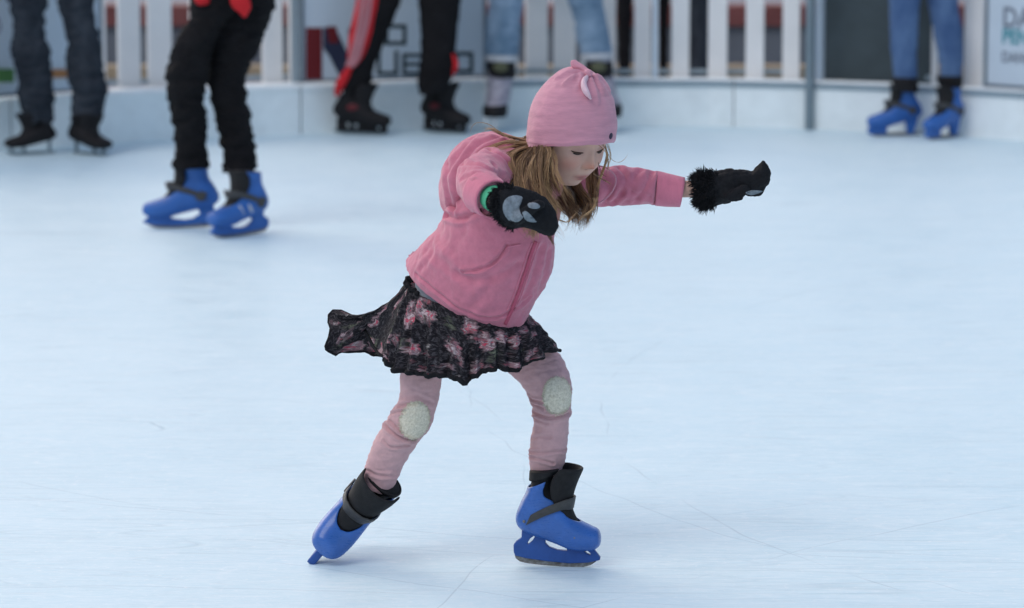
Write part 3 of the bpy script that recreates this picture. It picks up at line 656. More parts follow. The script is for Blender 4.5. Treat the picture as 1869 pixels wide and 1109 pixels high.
def head_mesh():
    nt_, np_ = 200, 260; V = []; F = []
    th = np.linspace(0.0005, np.pi - .0005, nt_); ph = np.linspace(0, 2 * np.pi, np_, endpoint=False)
    T, Ph = np.meshgrid(th, ph, indexing='ij'); x = np.sin(T) * np.cos(Ph); y = np.sin(T) * np.sin(Ph); z = np.cos(T)
    X = x * .071; Yy = np.where(y < 0, y * .081, y * .092); Z = np.where(z > 0, z * .105, z * .104)
    low = np.clip(-Z / .104, 0, 1); X = X * (1 - .30 * low ** 1.6); Yy = np.where(y > 0, Yy * (1 - .55 * low ** 1.2), Yy * (1 - .05 * low))
    Yy = np.where(y < 0, -np.abs(y) ** .82 * .079 * (1 - .0 * low), Yy); Z = np.where(z < 0, -np.abs(z) ** .95 * .104, Z)
    f = np.clip(-y * 1.6, 0, 1) ** 1.0; Yy = Yy - face_disp(X, Z) * f
    V = np.stack([X, Yy, Z], -1).reshape(-1, 3)
    for i in range(nt_ - 1):
        for j in range(np_): a = i * np_ + j; b = i * np_ + (j + 1) % np_; F.append((a, a + np_, b + np_, b))
    e = len(V); V = np.vstack([V, [[0, 0, Z[0, 0]]], [[0, 0, Z[-1, 0]]]])
    F += [(e, j, (j + 1) % np_) for j in range(np_)] + [(e + 1, (nt_ - 1) * np_ + (j + 1) % np_, (nt_ - 1) * np_ + j) for j in range(np_)]
    return V, F
def hl(x, y, z): return HM @ Vector((x, y, z))
head = xf(head_mesh(), HM)
neck = tube([hl(0, .03, -.04), hl(0, .035, -.10), P(955, 320, YB - .10), P(930, 350, YB - .06)], [.042, .036, .045, .07], 16, 20)
ribs = tube([P(945, 310, YB - .09), P(925, 380, YB - .07), P(885, 470, YB - .03), P(860, 560, YB), P(860, 610, YB)], [.06, .085, .08, .085, .07], 24, 24)
armL = tube([P(985, 325, YB + .0), P(1090, 338, YB + .05), P(1180, 342, YB + .05), P(1240, 344, YB + .04), P(1285, 345, YB + .03), P(1320, 342, YB + .03)], [.04, .03, .026, .0205, .0185, .024], 30, 18)
armR = tube([P(925, 325, YB - .12), P(875, 325, YB - .25), P(863, 340, YB - .32), P(885, 355, YB - .41), P(905, 365, YB - .47), P(930, 378, YB - .49)], [.04, .032, .028, .024, .020, .024], 30, 18)
def hand(base, d, palm, s=1.0, curl=.5):
    d = Vector(d).normalized(); n = Vector(palm).normalized(); sd_ = d.cross(n).normalized(); ms = [tube([base, base + d * .025 * s, base + d * .048 * s], [.016 * s, .022 * s, .020 * s], 10, 14, .6, upv=tuple(sd_))]
    for k, (o, L) in enumerate(((-.016, .038), (-.0055, .044), (.005, .040), (.015, .031))):
        b0 = base + d * .045 * s + sd_ * o * s; p1 = b0 + d * L * .4 * s; p2 = p1 + (d + n * curl).normalized() * L * .35 * s; p3 = p2 + (d + n * curl * 2).normalized() * L * .3 * s
        ms.append(tube([b0 - d * .01, b0, p1, p2, p3], [.0055 * s, .0058 * s, .0055 * s, .005 * s, .004 * s], 12, 8))
    t0 = base + d * .012 * s - sd_ * .016 * s; ms.append(tube([t0, t0 + (d * .6 - sd_).normalized() * .018 * s, t0 + (d - sd_ * .6 + n * .3).normalized() * .036 * s], [.0085 * s, .0075 * s, .0055 * s], 10, 8)); return ms
HLb = P(1312, 340, YB + .03); HRb = P(928, 374, YB - .485)
legs = [loft([(775, 590, 850, 600, YB - .04, .045), (745, 660, 805, 660, YB - .05, .038), (744, 720, 785, 720, YB - .055, .032), (732, 765, 768, 775, YB - .055, .028), (708, 799, 746, 810, YB - .05, .026), (692, 833, 730, 847, YB - .045, .024), (682, 862, 714, 878, YB - .04, .021), (668, 888, 698, 902, YB - .035, .019)], 40, 20),
        loft([(860, 585, 925, 585, YB + .03, .045), (915, 655, 985, 650, YB + .025, .038), (960, 698, 1018, 682, YB + .0, .032), (990, 740, 1028, 738, YB + .0, .028), (986, 785, 1022, 785, YB + .0, .026), (984, 830, 1018, 830, YB - .01, .022), (984, 870, 1012, 865, YB - .01, .02), (988, 920, 1018, 905, YB - .01, .02)], 40, 20)]
pelvis = ell(tuple(P(860, 595, YB)), (.07, .065, .055))
body = union(merge(head, neck, ribs, armL, armR, pelvis, *legs, *hand(HLb, (1, 0, .05), (0, -.4, -1), .72, .1), *hand(HRb, (1, -.0, -.45), (.2, -1, .1), .72, .1)), .0021, 1)
V = body[0]; Hi = np.array(HM.inverted()); Lc = V @ Hi[:3, :3].T + Hi[:3, 3]
base = np.tile([[.62, .385, .30]], (len(V), 1)); base = base * (1 + .05 * np.array([noise.noise(Vector(q * 90)) for q in V]))[:, None]
def tint(c, wgt): 
    global base
    base = base * (1 - wgt[:, None]) + np.array(c)[None] * wgt[:, None]
infront = (Lc[:, 1] < -.03) & (np.abs(Lc[:, 0]) < .09)
gg = lambda cx, cz, sx, sz: np.exp(-((Lc[:, 0] - cx) / sx) ** 2 - ((Lc[:, 2] - cz) / sz) ** 2) * infront
tint((.58, .24, .19), .6 * (gg(.038, -.036, .02, .018) + gg(-.038, -.036, .02, .018)))
tint((.62, .22, .14), .7 * gg(0, -.035, .011, .009))
tint((.42, .13, .13), np.clip(1.1 * (gg(0, -.061, .0155, .004) + gg(0, -.0695, .013, .0045)), 0, .85))
tint((.25, .09, .08), np.clip(.8 * gg(0, -.0652, .017, .0016), 0, .8))
tint((.36, .20, .18), np.clip(.65 * (gg(.029, -.004, .014, .007) + gg(-.029, -.004, .014, .007)), 0, .5))
tint((.22, .08, .07), np.clip(.8 * (gg(.0055, -.0425, .0028, .0018) + gg(-.0055, -.0425, .0028, .0018)), 0, .8))
bo = mk('body', body, M['skin'], girl); setcol(bo, base)
hb = bvh(body)
def face_pt(x, z, off=.0005):
    o = hl(x, -.2, z); d = (hl(x, 0, z) - o).normalized(); h = hb.ray_cast(o, d); return Vector(h[0]) - d * off
for s in (-1, 1):
    pts = [face_pt(s * .030 + t * .0125, -.0065 - .0025 * (1 - t * t) + .001 * t * s) for t in np.linspace(-1, 1, 9)]
    q = tube(pts, [.0008, .0016, .0021, .0024, .0025, .0025, .0022, .0017, .0009], 24, 8, .8); lash = mk('eyelashes', q, M['lash'], bo)
    pts = [face_pt(s * .030 + t * .008, -.0112, -.0004) for t in np.linspace(-1, 1, 5)]
    mk('eye', tube(pts, [.0008, .0022, .0028, .0022, .0008], 16, 10, .6), M['lens'], bo)
    pts = [face_pt(s * (.030 + .001) + t * .015, .0125 + .003 * (1 - t * t) - .001 * t * s, .0002) for t in np.linspace(-1, 1, 7)]
    mk('eyebrow', tube(pts, [.0005, .0012, .0016, .0018, .0016, .0012, .0005], 20, 8, .5), M['brow'], bo)

# hoodie
torso = loft([(742, 492, 963, 556, YB + .0, 25, 66, -.125), (752, 478, 975, 538, YB - .01, 20, 50, -.14), (772, 451, 1000, 503, YB - .03, 15, 35, -.145), (798, 420, 1012, 462, YB - .05, 10, 25, -.14), (814, 380, 1012, 425, YB - .07, 8, 15, -.13),
              (837, 342, 1025, 375, YB - .08, 5, 5, -.12), (868, 300, 1030, 328, YB - .09, 0, 0, -.105), (905, 275, 1005, 298, YB - .10, 0, 0, -.075), (930, 268, 985, 283, YB - .11, 0, 0, -.045)], 60, 64)
# the hem is one tucked ring: pull the bottom cap inward
slL = loft([(985, 298, 1000, 380, YB + .0, .07), (1055, 301, 1055, 380, YB + .04, .055), (1111, 304, 1104, 375, YB + .05, .046), (1141, 305, 1140, 374, YB + .05, .042), (1182, 309, 1180, 374, YB + .05, .040), (1203, 314, 1200, 372, YB + .05, .036), (1248, 325, 1240, 373, YB + .04, .031)], 40, 40)
slR = tube([P(930, 325, YB - .08), P(895, 318, YB - .20), P(874, 326, YB - .29), P(874, 338, YB - .36), P(882, 350, YB - .41), P(899, 362, YB - .45)], [.060, .054, .049, .047, .044, .0385], 40, 40)
hood = loft([(934, 247, 960, 310, YB - .06, .06), (905, 240, 930, 320, YB - .04, .09), (873, 243, 905, 330, YB - .03, .115), (838, 262, 885, 345, YB - .03, .125), (811, 294, 862, 365, YB - .03, .12), (801, 335, 842, 388, YB - .02, .10), (804, 374, 830, 397, YB - .01, .06), (813, 388, 820, 394, YB + .01, .02)], 40, 40)
# hollow the cuffs so the wrists come out of an opening
hoodie = union(merge(torso, slL, slR), .0028, 4)
hood = union(hood, .003, 3); hbh = bvh(hood)
for pix in ([(905, 250), (870, 268), (845, 300), (835, 340)], [(925, 262), (895, 275), (880, 285)], [(818, 300), (816, 340), (822, 380)], [(862, 252), (838, 280), (822, 310)]): hood = crease(hood, hbh, pix, .005, .009)
hood = wrinkle(hood, .004, 13, 5)
hb1 = bvh(hoodie)
for pix, dp, wd in [([(812, 392), (840, 398), (868, 388), (880, 384)], .006, .006), ([(835, 300), (870, 300), (900, 312), (925, 332)], .004, .007), ([(880, 268), (915, 285), (940, 312)], .005, .008),
        ([(842, 325), (868, 318), (895, 328)], .003, .006), ([(815, 300), (822, 345), (830, 385)], .006, .007), ([(850, 270), (835, 300), (832, 320)], .0035, .008),
        ([(780, 455), (800, 470), (830, 500), (860, 520)], .0025, .010), ([(835, 500), (870, 510), (905, 505), (945, 480)], .0028, .008), ([(1130, 306), (1142, 322), (1138, 345), (1120, 368)], .004, .006),
        ([(1168, 312), (1150, 335), (1160, 360)], .003, .006), ([(1190, 315), (1178, 340), (1160, 368)], .003, .006), ([(1204, 314), (1199, 342), (1196, 371)], .0045, .004), ([(1100, 320), (1112, 345), (1105, 372)], .004, .008),
        ([(1130, 352), (1160, 350), (1190, 360)], .002, .006), ([(900, 300), (912, 330), (905, 350)], .003, .007), ([(985, 545), (995, 500), (1002, 460)], .003, .009), ([(760, 500), (800, 535), (850, 568), (900, 580), (950, 556), (968, 540)], .0028, .004),
        ([(905, 480), (890, 530), (860, 560)], .0018, .010), ([(790, 440), (785, 470), (770, 490)], .002, .008), ([(850, 400), (838, 440), (815, 475)], .0016, .010), ([(988, 450), (975, 500), (955, 548)], .003, .008)]:
    hoodie = crease(hoodie, hb1, pix, dp * 1.35, wd)
# pocket slit
hoodie = crease(hoodie, hb1, [(845, 495), (870, 493), (900, 480), (918, 460), (925, 448)], .005, .0035, .5, 2.2)
hoodie = wrinkle(wrinkle(hoodie, .0035, 14, 2), .0009, 40, 6, ((1, 0, .5), (0, 1, 0), (0, 0, .6)))
# open the wrists: press the end caps inward
Vh, Fh = hoodie
ho = mk('hoodie', hoodie, M['hoodie'], girl); mk('hood', hood, M['hoodie'], ho)
hb1 = bvh(hoodie)
# cuffs and hem band as their own ribbed pieces
cuffL = loft([(1200, 314, 1196, 373, YB + .05, .0365), (1203, 313.5, 1199, 374, YB + .05, .0375), (1225, 319, 1219, 375.5, YB + .045, .0355), (1250, 325, 1241, 376, YB + .04, .033)], 14, 36, caps=False)
cuffL = apply_mods(cuffL, ('SOLIDIFY', dict(thickness=.004, offset=0))); mk('cuff', cuffL, M['rib'], ho)
cuffR = tube([P(880, 350, YB - .405), P(890, 356, YB - .43), P(902, 364, YB - .462)], [.045, .0435, .0405], 10, 36, caps=False)
cuffR = apply_mods(cuffR, ('SOLIDIFY', dict(thickness=.004, offset=0))); mk('cuff', cuffR, M['rib'], ho)
def ribbon_on(b, pix, half, off, n=40, thick=.0025):
    q = cr(pix, n); V = []; F = []
    tn = np.gradient(q, axis=0); tn /= np.linalg.norm(tn, axis=1)[:, None]
    K = 5
    for p, t in zip(q, tn):
        nn = np.array([-t[1], t[0]])
        for j in range(K):
            pp = p + nn * half * (j / (K - 1) * 2 - 1); d = ray(*pp).normalized(); h = b.ray_cast(CP, d)
            V.append(tuple(Vector(h[0]) - d * off) if h[0] is not None else (V[-1] if V else tuple(P(pp[0], pp[1], 0))))
    for i in range(n - 1):
        for j in range(K - 1): a = i * K + j; F.append((a, a + 1, a + K + 1, a + K))
    return apply_mods((np.array(V), F), ('SOLIDIFY', dict(thickness=thick, offset=0)))
mk('zipper', ribbon_on(hb1, [(978, 440), (970, 462), (958, 500), (946, 535), (932, 570), (922, 592)], 2.8, .0012), M['zip'], ho)
for dx in (-7, 7):
    mk('zip_piping', tube([Vector(q) - Vector((0, .001, 0)) for q in path_on(hb1, [(978 + dx, 442), (970 + dx, 462), (958 + dx, 500), (946 + dx, 535), (933 + dx, 566)], 20)], .0016, 40, 6), M['rib'], ho)
mk('pocket_edge', tube([Vector(q) - Vector((0, .0012, .003)) for q in path_on(hb1, [(848, 496), (872, 494), (902, 482), (919, 464), (926, 449), (950, 443)], 20)], .0019, 40, 6), M['rib'], ho)
# drawcord loop hanging at the far shoulder
mk('drawcord', tube([P(1085, 300, -.13), P(1110, 308, -.15), P(1124, 325, -.15), P(1118, 348, -.15), P(1100, 366, -.15), P(1085, 373, -.15)], .0017, 30, 8), M['hat'], ho)
# shirt showing at the waist
mk('shirt', loft([(750, 495, 945, 545, YB, 10, 20, -.10), (757, 515, 948, 570, YB, 10, 10, -.10), (758, 545, 948, 585, YB, 8, 5, -.10)], 12, 40, caps=False), M['shirt'], girl)
mk('wristband', tube([P(890, 355, YB - .43), P(903, 363, YB - .466), P(907, 366, YB - .476)], [.0285, .0285, .028], 8, 36, caps=False), M['green'], girl)
bo_ = COL.objects['wristband']; bo_.modifiers.new('s', 'SOLIDIFY').thickness = .003

# leggings
legA = loft([(765, 570, 860, 590, YB - .03, .055), (738, 635, 828, 635, YB - .045, .055), (731, 682, 808, 687, YB - .055, .052), (728, 727, 800, 729, YB - .055, .047), (718, 748, 794, 753, YB - .055, .045), (706, 767, 787, 778, YB - .05, .043), (685, 800, 766, 804, YB - .05, .040), (673, 828, 747, 832, YB - .045, .036), (666, 852, 734, 856, YB - .04, .032), (664, 868, 724, 878, YB - .04, .030), (660, 888, 708, 902, YB - .035, .026)], 90, 44)
legB = loft([(850, 570, 930, 565, YB + .04, .075), (885, 630, 985, 615, YB + .03, .062), (917, 668, 1022, 648, YB + .02, .054), (941, 692, 1037, 676, YB + .005, .050), (962, 716, 1044, 705, YB - .005, .046), (972, 742, 1043, 735, YB - .005, .043), (974, 765, 1039, 768, YB - .005, .041), (970, 792, 1037, 792, YB - .005, .039), (967, 822, 1034, 818, YB - .01, .035), (967, 848, 1031, 842, YB - .01, .032), (970, 872, 1022, 862, YB - .01, .028)], 90, 44)
hip = ell(tuple(P(852, 600, YB)), (.085, .075, .06))
lg = union(merge(legA, legB, hip), .003, 3); lb = bvh(lg)
for pix, dp, wd in [([(716, 748), (735, 740), (758, 737)], .0022, .0035), ([(710, 760), (722, 752), (740, 750)], .002, .003), ([(704, 775), (712, 785), (735, 800), (757, 803)], .0035, .0035), ([(712, 768), (722, 778), (732, 790)], .0025, .003), ([(966, 722), (975, 730), (990, 733)], .0025, .003),
        ([(970, 735), (985, 742), (992, 746)], .0025, .003), ([(974, 752), (1000, 762), (1030, 758), (1041, 752)], .0032, .0035), ([(973, 760), (985, 768), (1000, 772)], .0015, .003), ([(968, 800), (985, 796), (1005, 798)], .0015, .003), ([(968, 824), (990, 826), (1032, 822)], .0022, .003), ([(968, 834), (985, 838), (1010, 846)], .0022, .003), ([(700, 805), (715, 815), (745, 812)], .002, .003), ([(670, 858), (690, 868), (722, 868)], .002, .0035), ([(735, 725), (760, 722), (790, 735)], .0012, .004)]:
    lg = crease(lg, lb, pix, dp * 1.7, wd, .8)
lg = wrinkle(wrinkle(lg, .0012, 30, 5), .0016, 45, 8, ((.5, 0, 0), (0, .5, 0), (0, 0, 1.6)))
lo = mk('leggings', lg, M['leg'], girl); lb = bvh(lg)
for (cx, cy, rx, ry, rt) in ((757, 767, 28, 36, .25), (1017, 722, 27, 36, .0)):
    d_ = decal(lb, ellipse(cx, cy, rx, ry, rt, 56, .03), .0022, 18); d_ = wrinkle(d_, .0007, 200, 3); po = mk('knee_patch', d_, M['patch'], lo)
    # frayed rim
    fz = []
    for i in range(260):
        t = random.uniform(0, 2 * math.pi); k = random.uniform(.86, 1.02); x = rx * k * math.cos(t); y = ry * k * math.sin(t); px_, py_ = cx + x * math.cos(rt) - y * math.sin(rt), cy + x * math.sin(rt) + y * math.cos(rt)
        h = onto(lb, px_, py_)
        if h is None: continue
        tip = onto(lb, px_ + math.cos(t) * random.uniform(1, 3.4) + random.uniform(-1, 1), py_ + math.sin(t) * random.uniform(1, 3.4))
        if tip is None: continue
        fz.append(tube([h + Vector((0, -.0015, 0)), tip + Vector((0, -.003, 0))], [.0007, .0003], 2, 4))
    mk('frayed_rim', merge(*fz), M['patch'], lo)

# skirt
wc = P(852, 545, YB); wa = (P(958, 572, YB) - P(742, 520, YB)) / 2; wb = P(862, 572, YB - .115) - wc
HEM = [(0, 700, 655, -.13, 172), (.05, 722, 675, -.16, 160), (.10, 752, 680, -.185, 148), (.15, 780, 684, -.19, 135), (.20, 814, 686, -.20, 120), (.235, 836, 690, -.205, 108), (.25, 848, 702, -.21, 101), (.265, 858, 690, -.2, 96), (.30, 874, 681, -.195, 86), (.36, 911, 669, -.19, 66), (.39, 925, 674, -.185, 58), (.41, 938, 676, -.18, 50), (.46, 975, 658, -.15, 28), (.50, 1005, 641, -.11, 10), (.52, 1018, 639, -.06, 0), (.57, 1003, 640, .03, -20), (.64, 940, 645, .11, -50), (.72, 850, 648, .15, -85), (.79, 760, 650, .14, -115), (.835, 703, 650, .10, -140), (.855, 680, 648, .08, -150), (.875, 654, 639, .05, -158), (.895, 630, 645, .04, -163), (.915, 606, 646, .02, -168), (.93, 592, 636, .0, -172), (.945, 590, 605, .02, -175), (.955, 602, 590, .05, -177), (.963, 607, 562, .09, -179), (.972, 640, 568, .09, -181), (.98, 668, 600, .05, -182), (.99, 690, 640, -.03, -184), (1.0, 700, 655, -.13, -188)]
Hh = np.array([[u, *P(x, y, YB + Y), a] for u, x, y, Y, a in HEM]); NU, NV = 420, 34
us = np.linspace(0, 1, NU); arr = np.stack([np.interp(us, Hh[:, 0], Hh[:, k]) for k in range(1, 5)], 1)
for k in range(3):   # soften the polyline a little
    a_ = arr[:, k].copy()
    for _ in range(4): a_[1:-1] = (a_[:-2] + 2 * a_[1:-1] + a_[2:]) / 4
    arr[:, k] = a_
cum = np.concatenate([[0], np.cumsum(np.linalg.norm(np.diff(arr[:, :3], axis=0), axis=1))])
V = []; UV = []
for i, u in enumerate(us):
    th = R(arr[i, 3]); w0 = np.array(wc + wa * math.cos(th) + wb * math.sin(th)); h0 = arr[i, :3]
    tail = min(1, max(0, (u - .845) / .035)) * min(1, max(0, (.992 - u) / .012)); tail = tail * tail * (3 - 2 * tail)
    midd = w0 * .42 + h0 * .58 + np.array([0, 0, .012]) * (1 - tail)
    midd = midd * (1 - tail) + tail * (np.array(P(672, 606, YB + .05 - .06 * (u > .96))) * .9 + midd * .1)
    out = np.array([h0[0] - wc.x, h0[1] - wc.y, 0]); out /= np.linalg.norm(out) + 1e-9
    for j in range(NV):
        v = j / (NV - 1); p = w0 * (1 - v) ** 2 + 2 * midd * v * (1 - v) + h0 * v * v
        pl = (math.sin(u * 2 * math.pi * 19 + 2.2 * math.sin(u * 17)) + .6 * math.sin(u * 2 * math.pi * 31 + v * 3)) * .0085 * v ** .7
        pl += noise.noise(Vector((u * 70, v * 9, 1))) * .006+ noise.noise(Vector((u * 150, v * 12, 7))) * .003
        V.append(p + out * pl + np.array([0, 0, noise.noise(Vector((u * 60, v * 6, 5))) * .0035 * v])); UV.append((cum[i] * .85, v))
V = np.array(V); F = []
for i in range(NU - 1):
    for j in range(NV - 1): a = i * NV + j; F.append((a, a + 1, a + NV + 1, a + NV))
skirt = mk('skirt', (V, F), M['skirt'], girl); ul = skirt.data.uv_layers.new(name='UVMap')
for lp in skirt.data.loops: ul.data[lp.index].uv = UV[lp.vertex_index]
md = skirt.modifiers.new('s', 'SOLIDIFY'); md.thickness = .0015
hemline = V.reshape(NU, NV, 3)[:, -1]
hp_ = [Vector(q) for q in hemline[::2]]
rr = [.0056 if u < .42 else .0030 for u in us[::2]]
tv, tf = tube(hp_, rr, len(hp_), 8); tv = wrinkle((tv, tf), .002, 110, 9); mk('hem_trim', tv, M['fur'], skirt)
# gathered waist ruffle at the back
rf = []
for k in range(11):
    a = R(150 + k * 6); q = np.array(wc + wa * math.cos(a) * 1.02 + wb * math.sin(a) * 1.02); rf.append(ell(tuple(q + [0, 0, .004 * (k % 2)]), (.007, .007, .0065), 10))
rf = wrinkle(union(merge(*rf), .002, 8), .004, 90, 2); mk('waist_ruffle', rf, M['fur'], skirt)

# hat
HX = [(962, 267, 1121, 260), (962, 262, 1124, 255), (962, 245, 1126, 240), (964, 222, 1126, 218), (968, 200, 1124, 198), (976, 178, 1119, 178), (989, 157, 1110, 160), (1007, 139, 1099, 145), (1026, 127, 1088, 134), (1044, 121, 1075, 127), (1056, 122, 1064, 124)]
hst = [(a, b, c, d, -.25, 0, (3 if i < 4 else 2), -(c - a) / 2 / 800 * 1.04) for i, (a, b, c, d) in enumerate(HX)]
hat = loft(hst, 70, 96, caps=True)
Vt, Ft = hat; hbt = bvh(hat)
hat = wrinkle(hat, .0025, 20, 4)
for pix, dp, wd in [([(1072, 130), (1050, 138), (1030, 152)], .005, .005), ([(1074, 131), (1062, 142), (1052, 162)], .004, .005), ([(1080, 133), (1092, 148), (1102, 170)], .006, .004), ([(1076, 134), (1084, 155), (1090, 185)], .005, .005), ([(1068, 128), (1040, 130), (1015, 142)], .004, .005), ([(1084, 134), (1100, 145), (1112, 165)], .004, .005), ([(1060, 135), (1058, 150)], .004, .004),
        ([(964, 258), (1000, 262), (1060, 258), (1120, 252)], .0012, .003), ([(965, 240), (1010, 236), (1060, 240)], .001, .006), ([(1070, 225), (1100, 222), (1122, 226)], .001, .006), ([(970, 205), (1000, 208), (1040, 203)], .001, .006)]:
    hat = crease(hat, hbt, pix, dp * 1.1, wd, .35)
hto = mk('knit_hat', hat, M['hat'], girl); hbt = bvh(hat)
kp = onto(hbt, 1074, 133) or P(1074, 133, -.33)
mk('hat_knot', union(merge(ell(tuple(kp + Vector((0, -.004, 0))), (.010, .010, .009)), tube([kp, kp + Vector((-.014, .01, .012)), P(1049, 117, kp.y + .02), P(1047, 109, kp.y + .02)], [.008, .007, .010, .006], 16, 12, .7)), .0022, 3), M['hat'], hto)
kq = [(onto(hbt, a, b) or P(a, b, -.33)) + Vector((0, -o_, 0)) for a, b, o_ in ((1072, 140, .004), (1066, 148, .010), (1066, 158, .012), (1071, 169, .011), (1078, 180, .006))]
mk('knot_end', tube(kq, [.006, .010, .014, .012, .004], 24, 14, .5), M['hatlight'], hto)
mk('button', decal(hbt, ellipse(1115, 248, 3.2, 6.2, .25, 20), .0015, 4), M['dot'], hto)

# mittens
def fur(pts_n, n, ln, rad=.0011):
    ms = []
    for i in range(n):
        p, d = random.choice(pts_n); d = (Vector(d) + Vector([random.gauss(0, .45) for _ in range(3)])).normalized(); L = ln * random.uniform(.3, 1.6)
        ms.append(tube([p - d * .003, p + d * L * .5, p + d * L + Vector((0, 0, -.001))], [rad, rad * .8, rad * .2], 3, 4, caps=False))
    return merge(*ms)
YL = YB + .03
mL = loft([(1268, 322, 1272, 372, YL, .032), (1285, 316, 1288, 378, YL, .034), (1305, 313, 1306, 376, YL, .034), (1318, 310, 1318, 371, YL, .032), (1330, 308, 1332, 369, YL, .030), (1345, 312, 1344, 362, YL, .028), (1360, 309, 1356, 355, YL, .027), (1372, 312, 1370, 357, YL, .026), (1381, 303, 1384, 356, YL, .024), (1388, 295, 1396, 346, YL, .022), (1394, 292, 1404, 330, YL, .017), (1400, 300, 1408, 316, YL, .008)], 60, 32)
thL = tube([P(1318, 355, YL - .02), P(1338, 356, YL - .035), P(1356, 348, YL - .04), P(1364, 342, YL - .036)], [.014, .014, .012, .008], 20, 16)
mL = union(merge(mL, thL), .0024, 3); mL = wrinkle(mL, .0045, 34, 8); mo = mk('mitten', mL, M['fur'], girl)
mb = bvh(mL)
Nn = normals(*mL); sel = [i for i in range(len(mL[0])) if mL[0][i][0] < P(1300 + 9 * math.sin(i * 1.7), 340, YL).x]; pn = [(Vector(mL[0][i]), (Nn[i][0] * .8 - .5, Nn[i][1], Nn[i][2])) for i in sel]
mk('fur_trim', fur(pn, 1500, .013), M['fur'], mo)
mk('palm_pad', decal(mb, [(1360, 352), (1370, 347), (1385, 347), (1392, 349), (1380, 354), (1370, 356)], .0012, 6), M['pad'], mo)
YRm = YB - .49
mR = loft([(901, 352, 897, 380, YRm, .026), (917, 340, 908, 394, YRm, .030), (935, 339, 922, 410, YRm, .031), (957, 343, 938, 416, YRm, .029), (978, 350, 958, 416, YRm, .026), (997, 362, 974, 420, YRm, .024), (1011, 380, 990, 428, YRm, .021), (1018, 398, 1002, 431, YRm, .016), (1020, 414, 1012, 428, YRm, .007)], 50, 36)
thR = tube([P(940, 400, YRm - .018), P(955, 392, YRm - .034), P(970, 380, YRm - .038), P(984, 374, YRm - .034), P(992, 374, YRm - .028)], [.013, .013, .012, .010, .006], 24, 16)
mR = union(merge(mR, thR), .0024, 2); mR = wrinkle(mR, .002, 50, 11); mo = mk('mitten', mR, M['fur'], girl); mb = bvh(mR)
Nn = normals(*mR); xe = P(938, 380, YRm).x; sel = [i for i in range(len(mR[0])) if mR[0][i][0] < xe and (Nn[i][1] > -.45 or mR[0][i][0] < P(912, 380, YRm).x)]
pn = [(Vector(mR[0][i]), (Nn[i][0] - .25, Nn[i][1], Nn[i][2])) for i in sel]; mk('fur_trim', fur(pn, 1300, .009), M['fur'], mo)
mk('palm_pad', decal(mb, [(922, 364), (930, 358), (942, 356), (953, 359), (952, 368), (948, 378), (950, 388), (955, 397), (950, 403), (940, 405), (930, 403), (922, 394), (918, 384), (918, 373)], .0015, 8), M['pad'], mo)
mk('thumb_pad', decal(mb, ellipse(974, 375, 12, 6, .15, 24), .0012, 5), M['pad'], mo)
mk('finger_pad', decal(mb, [(953, 387), (960, 385), (968, 391), (976, 400), (979, 405), (968, 405), (958, 400)], .0012, 5), M['pad'], mo)

# skates of the girl
o1 = G(1000, 1033); make_skate(frame_mx((P(1000, 1033, o1.y).x, o1.y, 0.0), (1, -.10, .0), (0, 0, 1), 800 / (FPX / (o1.y - CAMY)) * 1.0 / 1.0 * 1.0), girl, 'blue', label='blue skate flat on the ice under her bent front leg')
TT = Vector((-.40, -.74, -.42)).normalized(); UU = Vector((.62, -.36, .74)); tip = G(566, 1028); sc2 = 1.0
Mx = frame_mx((0, 0, 0), TT, UU, (1.0, 1.10, 1.06), True); lt = Vector(sk(1092, 1022)[0:1] + (0,) + sk(1092, 1022)[1:2]); org = tip - (Mx.to_3x3() @ lt); Mx.translation = org
make_skate(Mx, girl, 'blue', label='blue skate tipped on its toe at the end of her trailing leg', tight=True)

# hair
def locks(specs):
    VV = []; FF = []; CC = []; o = 0
    for pts, n, spread, tipspread, dark, rad in specs:
        base_ = np.array([P(*p) for p in pts]); L = len(base_); q0 = cr(base_, 18)
        for i_ in range(n):
            if i_ % 12 == 0: cl = [rng.normal(0, 1, 3), rng.normal(0, 1, 3), rng.normal(0, 1, 3), rng.uniform(.74, 1.0), rng.normal(0, .22)]
            k3 = min(1.0, n / 30.)
            a = (cl[0] * k3 + rng.normal(0, .6, 3)) * spread; b = (cl[1] * k3 + rng.normal(0, .42, 3)) * tipspread; c = (cl[2] * k3 + rng.normal(0, .2, 3)) * (spread + tipspread) * .4; f = np.linspace(0, 1, 18)[:, None]
            a[2] = -abs(a[2]) * .5
            ln = cl[3] * rng.uniform(.8, 1.05) * .97; q = cr(q0, 60)[(np.linspace(0, ln, 18) * 59).astype(int)]
            q = q + a * (1 - f) + b * f + c * np.sin(f * math.pi) + np.array([math.sin(rng.uniform(0, 6)) * .0015, 0, 0]) * np.sin(f * 9 + rng.uniform(0, 6))
            r = rad * rng.uniform(.6, 1.3); rr_ = r * np.clip((1 - f[:, 0]) * 3.5, .25, 1)
            v, fc = tube(q, list(rr_), 18, 3, caps=False); VV.append(v); FF += [tuple(i + o for i in g) for g in fc]; o += len(v)
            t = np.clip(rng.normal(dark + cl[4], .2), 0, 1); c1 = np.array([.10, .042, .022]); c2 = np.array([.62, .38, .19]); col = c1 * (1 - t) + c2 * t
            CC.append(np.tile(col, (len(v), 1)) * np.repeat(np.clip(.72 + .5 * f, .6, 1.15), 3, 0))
    return (np.vstack(VV), FF), np.vstack(CC)
HY = -.31
